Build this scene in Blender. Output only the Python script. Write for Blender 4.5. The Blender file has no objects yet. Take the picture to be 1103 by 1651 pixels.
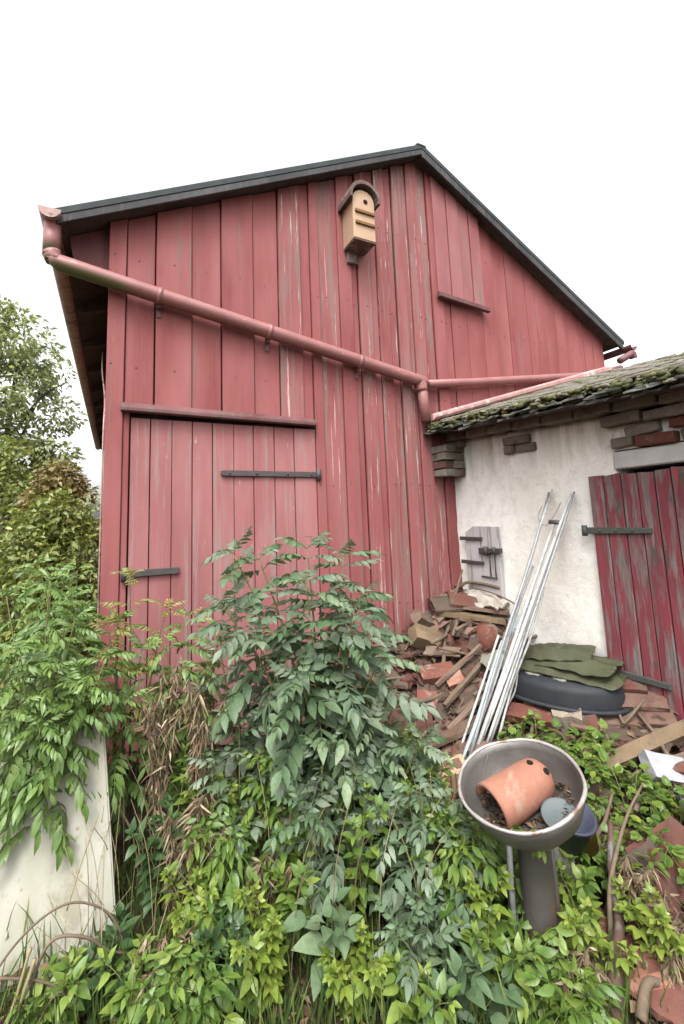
import bpy, bmesh, math, random
from mathutils import Vector, Matrix, noise
R = math.radians
rnd = random.Random(7)
scene = bpy.context.scene
col = scene.collection

# ------------------------------------------------------------------ camera
cam_d = bpy.data.cameras.new('camera')
cam = bpy.data.objects.new('camera', cam_d)
col.objects.link(cam)
rows = ((0.90262, -0.42910, -0.03390), (-0.02200, -0.12464, 0.99196), (-0.42988, -0.89462, -0.12194))
cm = Matrix(((rows[0][0], rows[1][0], rows[2][0], 0.0), (rows[0][1], rows[1][1], rows[2][1], 0.0),
             (rows[0][2], rows[1][2], rows[2][2], 1.6), (0, 0, 0, 1)))
cam.matrix_world = cm
cam_d.sensor_fit = 'HORIZONTAL'
cam_d.sensor_width = 36
cam_d.lens = 23.01
cam_d.shift_x = 0.0259
cam_d.shift_y = -0.0642
cam_d.clip_start = 0.02
cam_d.clip_end = 500
scene.camera = cam

# ------------------------------------------------------------------ overcast sky and a soft sun
SUN_EL, SUN_AZ = R(58), R(215)          # high, behind the left shoulder of the camera
w = bpy.data.worlds.new('World')
scene.world = w
w.use_nodes = True
nt = w.node_tree
bg = nt.nodes['Background']
sky = nt.nodes.new('ShaderNodeTexSky')
sky.sky_type = 'NISHITA'
sky.sun_disc = False
sky.sun_elevation = SUN_EL
sky.sun_rotation = SUN_AZ
sky.air_density = 1.0
sky.dust_density = 6.0
sky.ozone_density = 1.0
hs = nt.nodes.new('ShaderNodeHueSaturation')
hs.inputs['Saturation'].default_value = 0.10
hs.inputs['Value'].default_value = 1.5
nt.links.new(sky.outputs[0], hs.inputs['Color'])
nt.links.new(hs.outputs[0], bg.inputs['Color'])
bg.inputs['Strength'].default_value = 0.15
sd = bpy.data.lights.new('sun', 'SUN')
sd.energy = 0.8
sd.angle = R(14)
sd.color = (1.0, 0.96, 0.9)
sun = bpy.data.objects.new('sun', sd)
col.objects.link(sun)
to_sun = Vector((math.sin(SUN_AZ) * math.cos(SUN_EL), math.cos(SUN_AZ) * math.cos(SUN_EL), math.sin(SUN_EL)))
sun.rotation_euler = to_sun.to_track_quat('Z', 'Y').to_euler()
scene.view_settings.view_transform = 'Standard'
scene.view_settings.look = 'None'
scene.view_settings.gamma = 1.0
scene.view_settings.exposure = 1.15
scene.view_settings.use_curve_mapping = False
scene.render.engine = 'CYCLES'
try:
    scene.cycles.use_denoising = True
    scene.cycles.max_bounces = 6
    scene.cycles.transparent_max_bounces = 4
except Exception:
    pass

# ------------------------------------------------------------------ helpers
def tag(o, label=None, cat=None, group=None, kind=None):
    if label: o['label'] = label
    if cat: o['category'] = cat
    if group: o['group'] = group
    if kind: o['kind'] = kind
    return o

def empty(name, loc, label, cat, group=None):
    o = bpy.data.objects.new(name, None)
    o.empty_display_size = 0.1
    col.objects.link(o)
    o.location = loc
    return tag(o, label, cat, group)

def link(name, me, mat, parent=None, M=None):
    """world matrix M; parents are unrotated empties or meshes at known places"""
    o = bpy.data.objects.new(name, me)
    col.objects.link(o)
    if mat is not None and not me.materials:
        me.materials.append(mat)
    if M is not None:
        o.matrix_world = M
    if parent is not None:
        o.parent = parent
        o.matrix_parent_inverse = Matrix.Translation(-world_loc(parent))
    return o

def world_loc(o):
    # parents are placed by translation only, or are meshes built in world coordinates
    v = o.get('_wl')
    if v is not None:
        return Vector(v)
    return Vector(o.location)

def smooth(me, on=True):
    for p in me.polygons:
        p.use_smooth = on
    return me

def bm_mesh(bm, name, sm=False):
    bmesh.ops.recalc_face_normals(bm, faces=bm.faces[:])
    me = bpy.data.meshes.new(name)
    bm.to_mesh(me)
    bm.free()
    if sm:
        smooth(me)
    return me

def box_bm(bm, x0, x1, y0, y1, z0, z1, M=None):
    vs = [bm.verts.new(Vector(c)) for c in ((x0, y0, z0), (x1, y0, z0), (x1, y1, z0), (x0, y1, z0),
                                            (x0, y0, z1), (x1, y0, z1), (x1, y1, z1), (x0, y1, z1))]
    if M is not None:
        for v in vs: v.co = M @ v.co
    for f in ((0, 3, 2, 1), (4, 5, 6, 7), (0, 1, 5, 4), (1, 2, 6, 5), (2, 3, 7, 6), (3, 0, 4, 7)):
        bm.faces.new([vs[i] for i in f])
    return vs

def box(name, x0, x1, y0, y1, z0, z1, mat, parent=None, bev=0.0, jitter=0.0, segs=1):
    bm = bmesh.new()
    box_bm(bm, x0, x1, y0, y1, z0, z1)
    if jitter:
        for v in bm.verts:
            v.co += Vector((rnd.uniform(-1, 1), rnd.uniform(-1, 1), rnd.uniform(-1, 1))) * jitter
    if bev:
        bmesh.ops.bevel(bm, geom=bm.edges[:], offset=bev, segments=segs, affect='EDGES')
    return link(name, bm_mesh(bm, name), mat, parent)

def prism(name, pts, y0, y1, mat, parent=None, bev=0.0):
    """outline pts (x,z) extruded from y0 (front) to y1"""
    bm = bmesh.new()
    a = [bm.verts.new((x, y0, z)) for x, z in pts]
    b = [bm.verts.new((x, y1, z)) for x, z in pts]
    n = len(pts)
    bm.faces.new(a)
    bm.faces.new(b[::-1])
    for i in range(n):
        bm.faces.new((a[i], b[i], b[(i + 1) % n], a[(i + 1) % n]))
    if bev:
        e = [e for e in bm.edges if all(v in a for v in e.verts)]
        bmesh.ops.bevel(bm, geom=e, offset=bev, segments=1, affect='EDGES')
    return link(name, bm_mesh(bm, name), mat, parent)

def prism_x(name, pts, x0, x1, mat, parent=None, bev=0.0):
    """outline pts (y,z) extruded from x0 (front) to x1"""
    bm = bmesh.new()
    a = [bm.verts.new((x0, y, z)) for y, z in pts]
    b = [bm.verts.new((x1, y, z)) for y, z in pts]
    n = len(pts)
    bm.faces.new(a)
    bm.faces.new(b[::-1])
    for i in range(n):
        bm.faces.new((a[i], b[i], b[(i + 1) % n], a[(i + 1) % n]))
    if bev:
        e = [e for e in bm.edges if all(v in a for v in e.verts)]
        bmesh.ops.bevel(bm, geom=e, offset=bev, segments=1, affect='EDGES')
    return link(name, bm_mesh(bm, name), mat, parent)

def tube_bm(bm, pts, rad, n=8, cap=True, squash=None):
    pts = [Vector(p) for p in pts]
    if not isinstance(rad, (list, tuple)):
        rad = [rad] * len(pts)
    rings = []
    prev = None
    for i, p in enumerate(pts):
        if i == 0: t = pts[1] - p
        elif i == len(pts) - 1: t = p - pts[i - 1]
        else: t = (pts[i + 1] - p).normalized() + (p - pts[i - 1]).normalized()
        t.normalize()
        if prev is None:
            a = t.orthogonal().normalized()
        else:
            a = (prev - t * prev.dot(t)).normalized()
        prev = a
        b = t.cross(a)
        rings.append([bm.verts.new(p + (a * math.cos(2 * math.pi * k / n) + b * math.sin(2 * math.pi * k / n)) * rad[i]) for k in range(n)])
    for i in range(len(rings) - 1):
        for k in range(n):
            bm.faces.new((rings[i][k], rings[i][(k + 1) % n], rings[i + 1][(k + 1) % n], rings[i + 1][k]))
    if cap:
        bm.faces.new(rings[0][::-1])
        bm.faces.new(rings[-1])

def tube(name, pts, rad, mat, parent=None, n=8):
    bm = bmesh.new()
    tube_bm(bm, pts, rad, n)
    return link(name, bm_mesh(bm, name, True), mat, parent)

def curve_pts(pts, k=6):
    """Catmull-Rom through pts"""
    P = [Vector(p) for p in pts]
    P = [P[0] * 2 - P[1]] + P + [P[-1] * 2 - P[-2]]
    out = []
    for i in range(1, len(P) - 2):
        for j in range(k):
            t = j / k
            a, b, c, d = P[i - 1], P[i], P[i + 1], P[i + 2]
            out.append(0.5 * (2 * b + (c - a) * t + (2 * a - 5 * b + 4 * c - d) * t * t + (3 * b - a - 3 * c + d) * t ** 3))
    out.append(P[-2])
    return out

# ------------------------------------------------------------------ materials
class N:
    def __init__(self, name):
        self.m = bpy.data.materials.new(name)
        self.m.use_nodes = True
        self.t = self.m.node_tree
        self.p = self.t.nodes['Principled BSDF']
        self.out = self.t.nodes['Material Output']
    def new(self, ty, **kw):
        n = self.t.nodes.new(ty)
        for k, v in kw.items(): setattr(n, k, v)
        return n
    def l(self, a, b): self.t.links.new(a, b)
    def coords(self, scale=(1, 1, 1), world=True, rand=True):
        if world:
            g = self.new('ShaderNodeNewGeometry').outputs['Position']
        else:
            g = self.new('ShaderNodeTexCoord').outputs['Object']
        src = g
        if rand:
            oi = self.new('ShaderNodeObjectInfo')
            mul = self.new('ShaderNodeVectorMath', operation='MULTIPLY_ADD')
            cx = self.new('ShaderNodeCombineXYZ')
            mm = self.new('ShaderNodeMath', operation='MULTIPLY')
            mm.inputs[1].default_value = 37.0
            self.l(oi.outputs['Random'], mm.inputs[0])
            for i in range(3): self.l(mm.outputs[0], cx.inputs[i])
            ad = self.new('ShaderNodeVectorMath', operation='ADD')
            self.l(src, ad.inputs[0]); self.l(cx.outputs[0], ad.inputs[1])
            src = ad.outputs[0]
        mp = self.new('ShaderNodeMapping')
        mp.inputs['Scale'].default_value = scale
        self.l(src, mp.inputs['Vector'])
        return mp.outputs[0]
    def noise(self, vec, scale, detail=4, rough=0.6, dist=0.0):
        n = self.new('ShaderNodeTexNoise')
        n.inputs['Scale'].default_value = scale
        n.inputs['Detail'].default_value = detail
        n.inputs['Roughness'].default_value = rough
        n.inputs['Distortion'].default_value = dist
        self.l(vec, n.inputs['Vector'])
        return n.outputs['Fac']
    def ramp(self, fac, stops, interp='LINEAR'):
        r = self.new('ShaderNodeValToRGB')
        r.color_ramp.interpolation = interp
        e = r.color_ramp.elements
        while len(e) < len(stops): e.new(0.5)
        for el, (p, c) in zip(e, stops):
            el.position = p
            el.color = (c, c, c, 1) if isinstance(c, (int, float)) else (*c, 1)
        self.l(fac, r.inputs[0])
        return r.outputs[0]
    def mix(self, fac, a, b, mode='MIX'):
        m = self.new('ShaderNodeMix', data_type='RGBA', blend_type=mode)
        for s, v in ((m.inputs[0], fac), (m.inputs[6], a), (m.inputs[7], b)):
            if isinstance(v, (int, float)): s.default_value = v
            elif isinstance(v, tuple): s.default_value = (*v, 1)
            else: self.l(v, s)
        return m.outputs[2]
    def rand(self):
        return self.new('ShaderNodeObjectInfo').outputs['Random']
    def bump(self, h, dist=0.004, strength=0.6):
        b = self.new('ShaderNodeBump')
        b.inputs['Distance'].default_value = dist
        b.inputs['Strength'].default_value = strength
        self.l(h, b.inputs['Height'])
        self.l(b.outputs[0], self.p.inputs['Normal'])
    def done(self, colr, rough=0.7, spec=0.3, metal=0.0):
        if isinstance(colr, tuple): self.p.inputs['Base Color'].default_value = (*colr, 1)
        else: self.l(colr, self.p.inputs['Base Color'])
        if isinstance(rough, (int, float)): self.p.inputs['Roughness'].default_value = rough
        else: self.l(rough, self.p.inputs['Roughness'])
        self.p.inputs['Specular IOR Level'].default_value = spec
        self.p.inputs['Metallic'].default_value = metal
        return self.m

def painted_wood(name, paint, paint2, bare, wear, chips=0.0, grain=(26, 26, 0.9), chip_sc=(30, 30, 5)):
    n = N(name)
    v = n.coords(grain)
    g = n.noise(v, 2.2, 6, 0.65)
    big = n.noise(n.coords((3, 3, 0.8)), 1.0, 3)
    fine = n.noise(n.coords((90, 90, 4)), 1.5, 3)
    c = n.mix(n.ramp(g, [(0.3, 0.0), (0.7, 1.0)]), paint, paint2)
    c = n.mix(n.ramp(n.rand(), [(0, 0.0), (1, 0.6)]), c, tuple(x * 0.72 for x in paint))
    c = n.mix(n.ramp(big, [(0.32, 0.75), (0.68, 0.0)]), c, tuple(min(1, x * 1.12 + 0.035) for x in paint))
    wn = n.mix(0.5, big, g, 'MIX')
    wv = n.noise(n.coords((13, 13, 0.55)), 1.6, 7, 0.72)
    worn = n.ramp(wv, [(1 - wear - 0.06, 0.0), (1 - wear + 0.02, 1.0)])
    worn = n.mix(n.ramp(fine, [(0.35, 0.25), (0.6, 1.0)]), (0, 0, 0), worn)
    c = n.mix(worn, c, n.mix(fine, bare, tuple(x * 0.45 for x in bare)))
    if chips:
        ch = n.noise(n.coords(chip_sc), 1.2, 5, 0.7)
        c = n.mix(n.ramp(ch, [(1 - chips - 0.03, 0.0), (1 - chips, 0.85)]), c, (0.40, 0.31, 0.29))
    n.bump(n.mix(0.5, g, fine), 0.0035, 0.7)
    return n.done(c, 0.72, 0.25)

M = {}
M['barn'] = painted_wood('barn_red_paint', (0.205, 0.054, 0.052), (0.150, 0.036, 0.036), (0.20, 0.13, 0.115), 0.365, 0.27, (26, 26, 0.9), (40, 40, 1.6))
M['barn_worn'] = painted_wood('barn_red_paint_worn', (0.20, 0.054, 0.052), (0.145, 0.036, 0.036), (0.22, 0.165, 0.145), 0.44, 0.36, (26, 26, 0.9), (40, 40, 1.2))
M['barn_door'] = painted_wood('faded_red_door_paint', (0.235, 0.085, 0.084), (0.185, 0.062, 0.062), (0.30, 0.22, 0.21), 0.405, 0.31)
def flaking_mat():
    n = N('flaking_red_door_paint')
    v1 = n.coords((11, 11, 1.5))
    f = n.noise(v1, 1.7, 7, 0.66, 0.3)
    g = n.noise(n.coords((60, 60, 3)), 1.4, 4)
    q = n.noise(n.coords((5, 5, 1.1)), 1.5, 4)
    bare = n.mix(n.ramp(g, [(0.35, 0.0), (0.65, 1.0)]), (0.20, 0.185, 0.175), (0.085, 0.08, 0.072))
    red = n.mix(n.ramp(q, [(0.4, 0.0), (0.65, 1.0)]), (0.165, 0.034, 0.043), (0.115, 0.028, 0.034))
    fm = n.mix(0.35, f, g)
    c = n.mix(n.ramp(fm, [(0.48, 0.0), (0.56, 0.85)]), red, bare)
    c = n.mix(n.ramp(n.noise(n.coords((9, 9, 2.2)), 1.9, 5), [(0.60, 0.0), (0.66, 0.8)]), c, (0.055, 0.05, 0.045))
    c = n.mix(n.ramp(q, [(0.68, 0.0), (0.70, 1.0)]), c, (0.25, 0.042, 0.042))
    n.bump(n.mix(0.5, f, g), 0.004, 0.9)
    return n.done(c, 0.75, 0.25)
M['shed_door'] = flaking_mat()
M['ledge'] = painted_wood('dark_red_timber', (0.10, 0.035, 0.034), (0.075, 0.03, 0.03), (0.13, 0.10, 0.09), 0.42, 0, (2, 26, 26))
M['hatch'] = painted_wood('hatch_red_paint', (0.205, 0.068, 0.07), (0.165, 0.052, 0.054), (0.2, 0.14, 0.125), 0.38)
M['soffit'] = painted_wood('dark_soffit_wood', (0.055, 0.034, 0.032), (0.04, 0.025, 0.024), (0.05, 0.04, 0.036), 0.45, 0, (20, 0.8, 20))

def simple_noise(name, c1, c2, scale=8, rough=0.7, spec=0.3, metal=0.0, bump=0.0, c3=None, world=False, obj_tint=0.0, bscale=None):
    n = N(name)
    v = n.coords((1, 1, 1), world=world)
    f = n.noise(v, scale, 6, 0.65)
    c = n.mix(n.ramp(f, [(0.32, 0.0), (0.68, 1.0)]), c1, c2)
    if c3:
        g = n.noise(v, scale * 0.45, 5, 0.7, 0.4)
        c = n.mix(n.ramp(g, [(0.52, 0.0), (0.62, 1.0)]), c, c3)
    if obj_tint:
        c = n.mix(n.ramp(n.rand(), [(0, 0.0), (1, obj_tint)]), c, tuple(x * 0.4 for x in c1))
    if bump:
        n.bump(n.noise(v, bscale or scale * 3, 6, 0.7), bump, 0.8)
    return n.done(c, rough, spec, metal)

M['roof'] = simple_noise('black_roof_felt', (0.022, 0.027, 0.029), (0.040, 0.046, 0.048), 6, 0.8, 0.25, bump=0.004, world=True)
M['bargeboard'] = painted_wood('dark_bargeboard', (0.028, 0.027, 0.029), (0.019, 0.019, 0.021), (0.10, 0.095, 0.09), 0.40, 0, (1.2, 20, 20))
M['dark'] = simple_noise('dark_gap_backing', (0.02, 0.012, 0.011), (0.03, 0.018, 0.016), 6, 0.9, 0.1)  # near-black colour stands in for shade behind gaps and planks

def pipe_mat():
    n = N('pink_red_pipe_paint')
    v = n.coords((1, 1, 1), rand=False)
    f = n.noise(v, 7, 5)
    c = n.mix(n.ramp(f, [(0.3, 0.0), (0.7, 1.0)]), (0.25, 0.105, 0.10), (0.20, 0.078, 0.074))
    sc = n.noise(v, 40, 4)
    c = n.mix(n.ramp(sc, [(0.66, 0.0), (0.72, 0.8)]), c, (0.45, 0.33, 0.31))
    st_ = n.noise(n.coords((2.2, 22, 22), rand=False), 1.4, 5, 0.7)
    c = n.mix(n.ramp(st_, [(0.45, 0.0), (0.75, 0.6)]), c, (0.14, 0.06, 0.05))
    sep = n.new('ShaderNodeSeparateXYZ'); n.l(v, sep.inputs[0])
    # green algae growing on the upper end of the pipe
    al = n.ramp(sep.outputs['X'], [(0.0, 1.0), (0.12, 0.0)])
    a2 = n.mix(n.noise(v, 16, 4), (0, 0, 0), al, 'MIX')
    geo = n.new('ShaderNodeNewGeometry')
    sg = n.new('ShaderNodeSeparateXYZ'); n.l(geo.outputs['Normal'], sg.inputs[0])
    ng = n.new('ShaderNodeMath', operation='MULTIPLY'); ng.inputs[1].default_value = -1.0; n.l(sg.outputs['Z'], ng.inputs[0])
    lo = n.ramp(ng.outputs[0], [(0.10, 0.0), (0.55, 0.9)])
    k2 = n.new('ShaderNodeMath', operation='MULTIPLY'); n.l(al, k2.inputs[0]); n.l(lo, k2.inputs[1])
    c = n.mix(k2.outputs[0], c, (0.075, 0.085, 0.03))
    n.bump(sc, 0.001, 0.5)
    return n.done(c, 0.48, 0.4)
M['pipe'] = pipe_mat()
M['gutter'] = simple_noise('grey_pink_gutter', (0.36, 0.24, 0.22), (0.24, 0.12, 0.11), 14, 0.55, 0.4, c3=(0.10, 0.06, 0.055))
M['flash'] = simple_noise('flaking_pink_flashing', (0.36, 0.20, 0.185), (0.24, 0.12, 0.11), 9, 0.6, 0.35, c3=(0.40, 0.36, 0.32), bump=0.004)
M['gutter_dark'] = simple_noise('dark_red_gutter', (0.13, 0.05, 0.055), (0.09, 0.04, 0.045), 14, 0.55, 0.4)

def plaster_mat():
    n = N('old_white_plaster')
    v = n.coords((1, 1, 1), rand=False)
    f1 = n.noise(v, 2.3, 6, 0.6)
    f2 = n.noise(v, 11, 6, 0.7)
    c = n.mix(n.ramp(f1, [(0.3, 0.0), (0.72, 1.0)]), (0.76, 0.75, 0.72), (0.69, 0.66, 0.59))
    c = n.mix(n.ramp(f2, [(0.46, 0.0), (0.72, 0.6)]), c, (0.50, 0.495, 0.475))
    # run-off stains under the eaves: streaks that fade with distance from the wall top
    sep = n.new('ShaderNodeSeparateXYZ'); n.l(v, sep.inputs[0])
    st = n.noise(n.coords((1, 9, 0.7), rand=False), 1.3, 6, 0.7)
    hgt = n.ramp(n.new('ShaderNodeMapRange').outputs[0] if False else sep.outputs['Z'], [(0, 0.0), (1, 1.0)])
    mr = n.new('ShaderNodeMapRange')
    mr.inputs['From Min'].default_value = 1.55; mr.inputs['From Max'].default_value = 2.35
    n.l(sep.outputs['Z'], mr.inputs['Value'])
    k = n.new('ShaderNodeMath', operation='MULTIPLY'); n.l(mr.outputs[0], k.inputs[0]); n.l(st, k.inputs[1])
    c = n.mix(n.ramp(k.outputs[0], [(0.22, 0.0), (0.50, 0.85)]), c, (0.30, 0.27, 0.215))
    cr = n.new('ShaderNodeTexVoronoi', feature='DISTANCE_TO_EDGE')
    cr.inputs['Scale'].default_value = 3.1
    vd = n.new('ShaderNodeVectorMath', operation='ADD')
    nv = n.new('ShaderNodeTexNoise'); nv.inputs['Scale'].default_value = 5; n.l(v, nv.inputs['Vector'])
    n.l(v, vd.inputs[0]); n.l(nv.outputs['Color'], vd.inputs[1]); n.l(vd.outputs[0], cr.inputs['Vector'])
    c = n.mix(n.ramp(cr.outputs['Distance'], [(0.0, 0.45), (0.012, 0.0)]), c, (0.35, 0.31, 0.26))
    n.bump(n.mix(0.4, n.noise(v, 26, 8, 0.7), f1), 0.014, 0.8)
    return n.done(c, 0.9, 0.15)
M['plaster'] = plaster_mat()
M['lintel'] = simple_noise('grey_white_stone', (0.46, 0.455, 0.44), (0.36, 0.355, 0.34), 6, 0.85, 0.2, bump=0.006)
M['brick'] = simple_noise('old_red_brick', (0.19, 0.072, 0.052), (0.125, 0.055, 0.044), 12, 0.9, 0.15, bump=0.010, c3=(0.24, 0.20, 0.17), obj_tint=0.6)
M['brick_dark'] = simple_noise('dark_brown_brick', (0.11, 0.055, 0.045), (0.07, 0.045, 0.04), 12, 0.9, 0.15, bump=0.010, c3=(0.15, 0.13, 0.11), obj_tint=0.5)  # darker brown than the exposed red brick
M['brick_plain'] = simple_noise('limewashed_dirty_brick', (0.20, 0.175, 0.14), (0.12, 0.10, 0.085), 9, 0.95, 0.1, bump=0.012, c3=(0.09, 0.075, 0.055), obj_tint=0.3)
M['mortar'] = simple_noise('crumbling_mortar', (0.26, 0.22, 0.17), (0.18, 0.15, 0.12), 14, 0.95, 0.1, bump=0.012)
M['tile'] = simple_noise('mossy_roof_tile', (0.19, 0.165, 0.14), (0.13, 0.125, 0.105), 9, 0.85, 0.2, bump=0.008, c3=(0.08, 0.095, 0.03), obj_tint=0.3)
M['clay'] = simple_noise('broken_clay_tile', (0.135, 0.055, 0.041), (0.085, 0.040, 0.033), 10, 0.85, 0.2, bump=0.006, c3=(0.10, 0.08, 0.062), obj_tint=0.7)
M['clay_brown'] = simple_noise('brown_clay', (0.10, 0.066, 0.05), (0.07, 0.048, 0.038), 12, 0.88, 0.2, bump=0.008, c3=(0.07, 0.06, 0.045), obj_tint=0.5)
M['terracotta'] = simple_noise('terracotta', (0.27, 0.125, 0.085), (0.20, 0.09, 0.062), 9, 0.8, 0.2, bump=0.004, c3=(0.26, 0.17, 0.13))
M['terracotta_in'] = simple_noise('cell_shade_clay', (0.17, 0.10, 0.075), (0.11, 0.07, 0.055), 9, 0.9, 0.1, bump=0.004)
M['hollow'] = simple_noise('beige_hollow_brick', (0.42, 0.27, 0.17), (0.34, 0.19, 0.12), 10, 0.85, 0.2, bump=0.005, c3=(0.45, 0.36, 0.26))

def moss_mat():
    n = N('roof_moss')
    v = n.coords((1, 1, 1), rand=False)
    ri = n.new('ShaderNodeNewGeometry').outputs['Random Per Island']
    c = n.ramp(ri, [(0.0, (0.05, 0.06, 0.022)), (0.40, (0.10, 0.11, 0.04)), (0.65, (0.16, 0.155, 0.12)), (0.85, (0.24, 0.22, 0.08)), (1.0, (0.28, 0.27, 0.22))])
    c = n.mix(n.noise(v, 60, 3), c, (0.04, 0.04, 0.025))
    n.bump(n.noise(v, 160, 4), 0.006, 0.9)
    return n.done(c, 0.95, 0.1)
M['moss'] = moss_mat()
M['slate'] = simple_noise('dark_mossy_slate', (0.085, 0.088, 0.085), (0.15, 0.15, 0.135), 14, 0.85, 0.2, bump=0.006, c3=(0.075, 0.085, 0.035), obj_tint=0.3)
M['iron'] = simple_noise('rusty_black_iron', (0.045, 0.042, 0.045), (0.075, 0.06, 0.055), 30, 0.6, 0.4, metal=0.3, bump=0.002)
M['iron_green'] = simple_noise('dark_green_iron', (0.045, 0.055, 0.045), (0.07, 0.07, 0.06), 30, 0.65, 0.4, metal=0.2, bump=0.002)
M['grey_board'] = painted_wood('weathered_grey_board', (0.36, 0.34, 0.34), (0.29, 0.275, 0.275), (0.22, 0.20, 0.19), 0.42, 0, (20, 20, 1.0))
M['old_wood'] = painted_wood('old_brown_wood', (0.125, 0.078, 0.052), (0.085, 0.054, 0.038), (0.16, 0.13, 0.10), 0.42, 0, (20, 20, 20))
M['pale_wood'] = painted_wood('pale_split_wood', (0.135, 0.092, 0.048), (0.10, 0.066, 0.036), (0.11, 0.09, 0.07), 0.42, 0, (14, 14, 14))
M['red_plank'] = painted_wood('red_brown_plank', (0.115, 0.055, 0.040), (0.08, 0.042, 0.033), (0.17, 0.12, 0.09), 0.45, 0, (14, 3, 14))
M['yellow_plank'] = simple_noise('mossy_yellow_plank', (0.17, 0.125, 0.045), (0.13, 0.08, 0.04), 16, 0.85, 0.2, bump=0.004, c3=(0.20, 0.17, 0.03))
M['bh_front'] = painted_wood('pale_pine', (0.34, 0.225, 0.145), (0.28, 0.18, 0.115), (0.42, 0.31, 0.21), 0.34, 0, (3, 20, 26))
M['bh_brown'] = simple_noise('brown_batten', (0.17, 0.09, 0.035), (0.13, 0.07, 0.03), 20, 0.7, 0.2)
M['bh_roof'] = simple_noise('brown_bark_roof', (0.125, 0.08, 0.07), (0.09, 0.06, 0.055), 24, 0.9, 0.15, bump=0.005, c3=(0.17, 0.14, 0.13))
M['black'] = simple_noise('black_hole', (0.012, 0.009, 0.008), (0.016, 0.012, 0.01), 20, 0.9, 0.1)
M['alu'] = simple_noise('dull_pale_metal_pole', (0.33, 0.34, 0.345), (0.23, 0.245, 0.25), 18, 0.5, 0.4, metal=0.25, obj_tint=0.35, c3=(0.17, 0.165, 0.15), bump=0.001)
M['white_pole'] = simple_noise('white_pole', (0.46, 0.46, 0.45), (0.36, 0.36, 0.35), 14, 0.55, 0.35, obj_tint=0.25, c3=(0.25, 0.24, 0.215), bump=0.001)
M['teal_pole'] = simple_noise('pale_teal_pole', (0.36, 0.46, 0.46), (0.30, 0.38, 0.39), 18, 0.5, 0.4)
M['galv'] = simple_noise('grey_enamelled_steel', (0.105, 0.096, 0.088), (0.070, 0.063, 0.058), 7, 0.42, 0.5, metal=0.3, bump=0.003, c3=(0.11, 0.07, 0.052))
M['pedestal'] = simple_noise('rust_stained_steel', (0.085, 0.076, 0.068), (0.055, 0.05, 0.045), 5, 0.5, 0.5, metal=0.4, bump=0.002, c3=(0.115, 0.055, 0.035))
M['rim'] = simple_noise('bright_steel_rim', (0.46, 0.43, 0.41), (0.27, 0.245, 0.23), 16, 0.4, 0.5, metal=0.5, bump=0.001, c3=(0.16, 0.10, 0.075))
M['rust'] = simple_noise('rusty_steel', (0.095, 0.05, 0.036), (0.065, 0.04, 0.032), 12, 0.75, 0.3, metal=0.2, bump=0.003, c3=(0.13, 0.12, 0.11))
M['plastic_black'] = simple_noise('black_plastic', (0.016, 0.018, 0.022), (0.028, 0.03, 0.034), 6, 0.6, 0.2, bump=0.001)
M['tarp'] = simple_noise('olive_tarpaulin', (0.125, 0.13, 0.075), (0.085, 0.09, 0.05), 7, 0.65, 0.35, bump=0.006, c3=(0.095, 0.10, 0.06), bscale=14)
M['sheet'] = simple_noise('grey_green_sheet', (0.34, 0.34, 0.27), (0.25, 0.255, 0.20), 7, 0.6, 0.35, bump=0.005, bscale=14)
M['white_sheet'] = simple_noise('dirty_white_plastic', (0.62, 0.57, 0.50), (0.48, 0.43, 0.37), 8, 0.5, 0.4, bump=0.005, bscale=12)
M['white_block'] = simple_noise('white_foam_block', (0.30, 0.30, 0.32), (0.22, 0.225, 0.24), 14, 0.8, 0.2, bump=0.003)
M['bluish_patch'] = simple_noise('blue_grey_patch', (0.085, 0.10, 0.105), (0.055, 0.068, 0.07), 9, 0.6, 0.4)
M['concrete'] = simple_noise('grey_concrete', (0.20, 0.19, 0.165), (0.145, 0.14, 0.12), 9, 0.9, 0.15, bump=0.006, c3=(0.13, 0.135, 0.10))
M['navy'] = simple_noise('dark_navy_plastic', (0.022, 0.028, 0.05), (0.035, 0.04, 0.06), 8, 0.45, 0.45)
M['mustard'] = simple_noise('mustard_plastic', (0.24, 0.15, 0.03), (0.18, 0.10, 0.03), 8, 0.6, 0.3)

def panel_mat():
    n = N('dirty_white_panel')
    v = n.coords((1, 1, 1), rand=False)
    c = n.mix(n.ramp(n.noise(v, 3, 5), [(0.3, 0.0), (0.7, 1.0)]), (0.31, 0.302, 0.262), (0.25, 0.24, 0.20))
    vo = n.new('ShaderNodeTexVoronoi'); vo.inputs['Scale'].default_value = 17; n.l(v, vo.inputs['Vector'])
    c = n.mix(n.ramp(vo.outputs['Distance'], [(0.09, 0.9), (0.15, 0.0)]), c, (0.20, 0.15, 0.10))
    sp = n.noise(v, 70, 2)
    c = n.mix(n.ramp(sp, [(0.68, 0.0), (0.74, 0.5)]), c, (0.3, 0.27, 0.2))
    c = n.mix(n.ramp(n.noise(n.coords((7, 7, 1.0), rand=False), 1.2, 5), [(0.38, 0.0), (0.66, 0.75)]), c, (0.19, 0.19, 0.13))
    c = n.mix(n.ramp(n.noise(v, 4.5, 7, 0.75, 0.6), [(0.54, 0.0), (0.64, 0.55)]), c, (0.13, 0.115, 0.07))
    return n.done(c, 0.55, 0.35)
M['panel'] = panel_mat()

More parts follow.
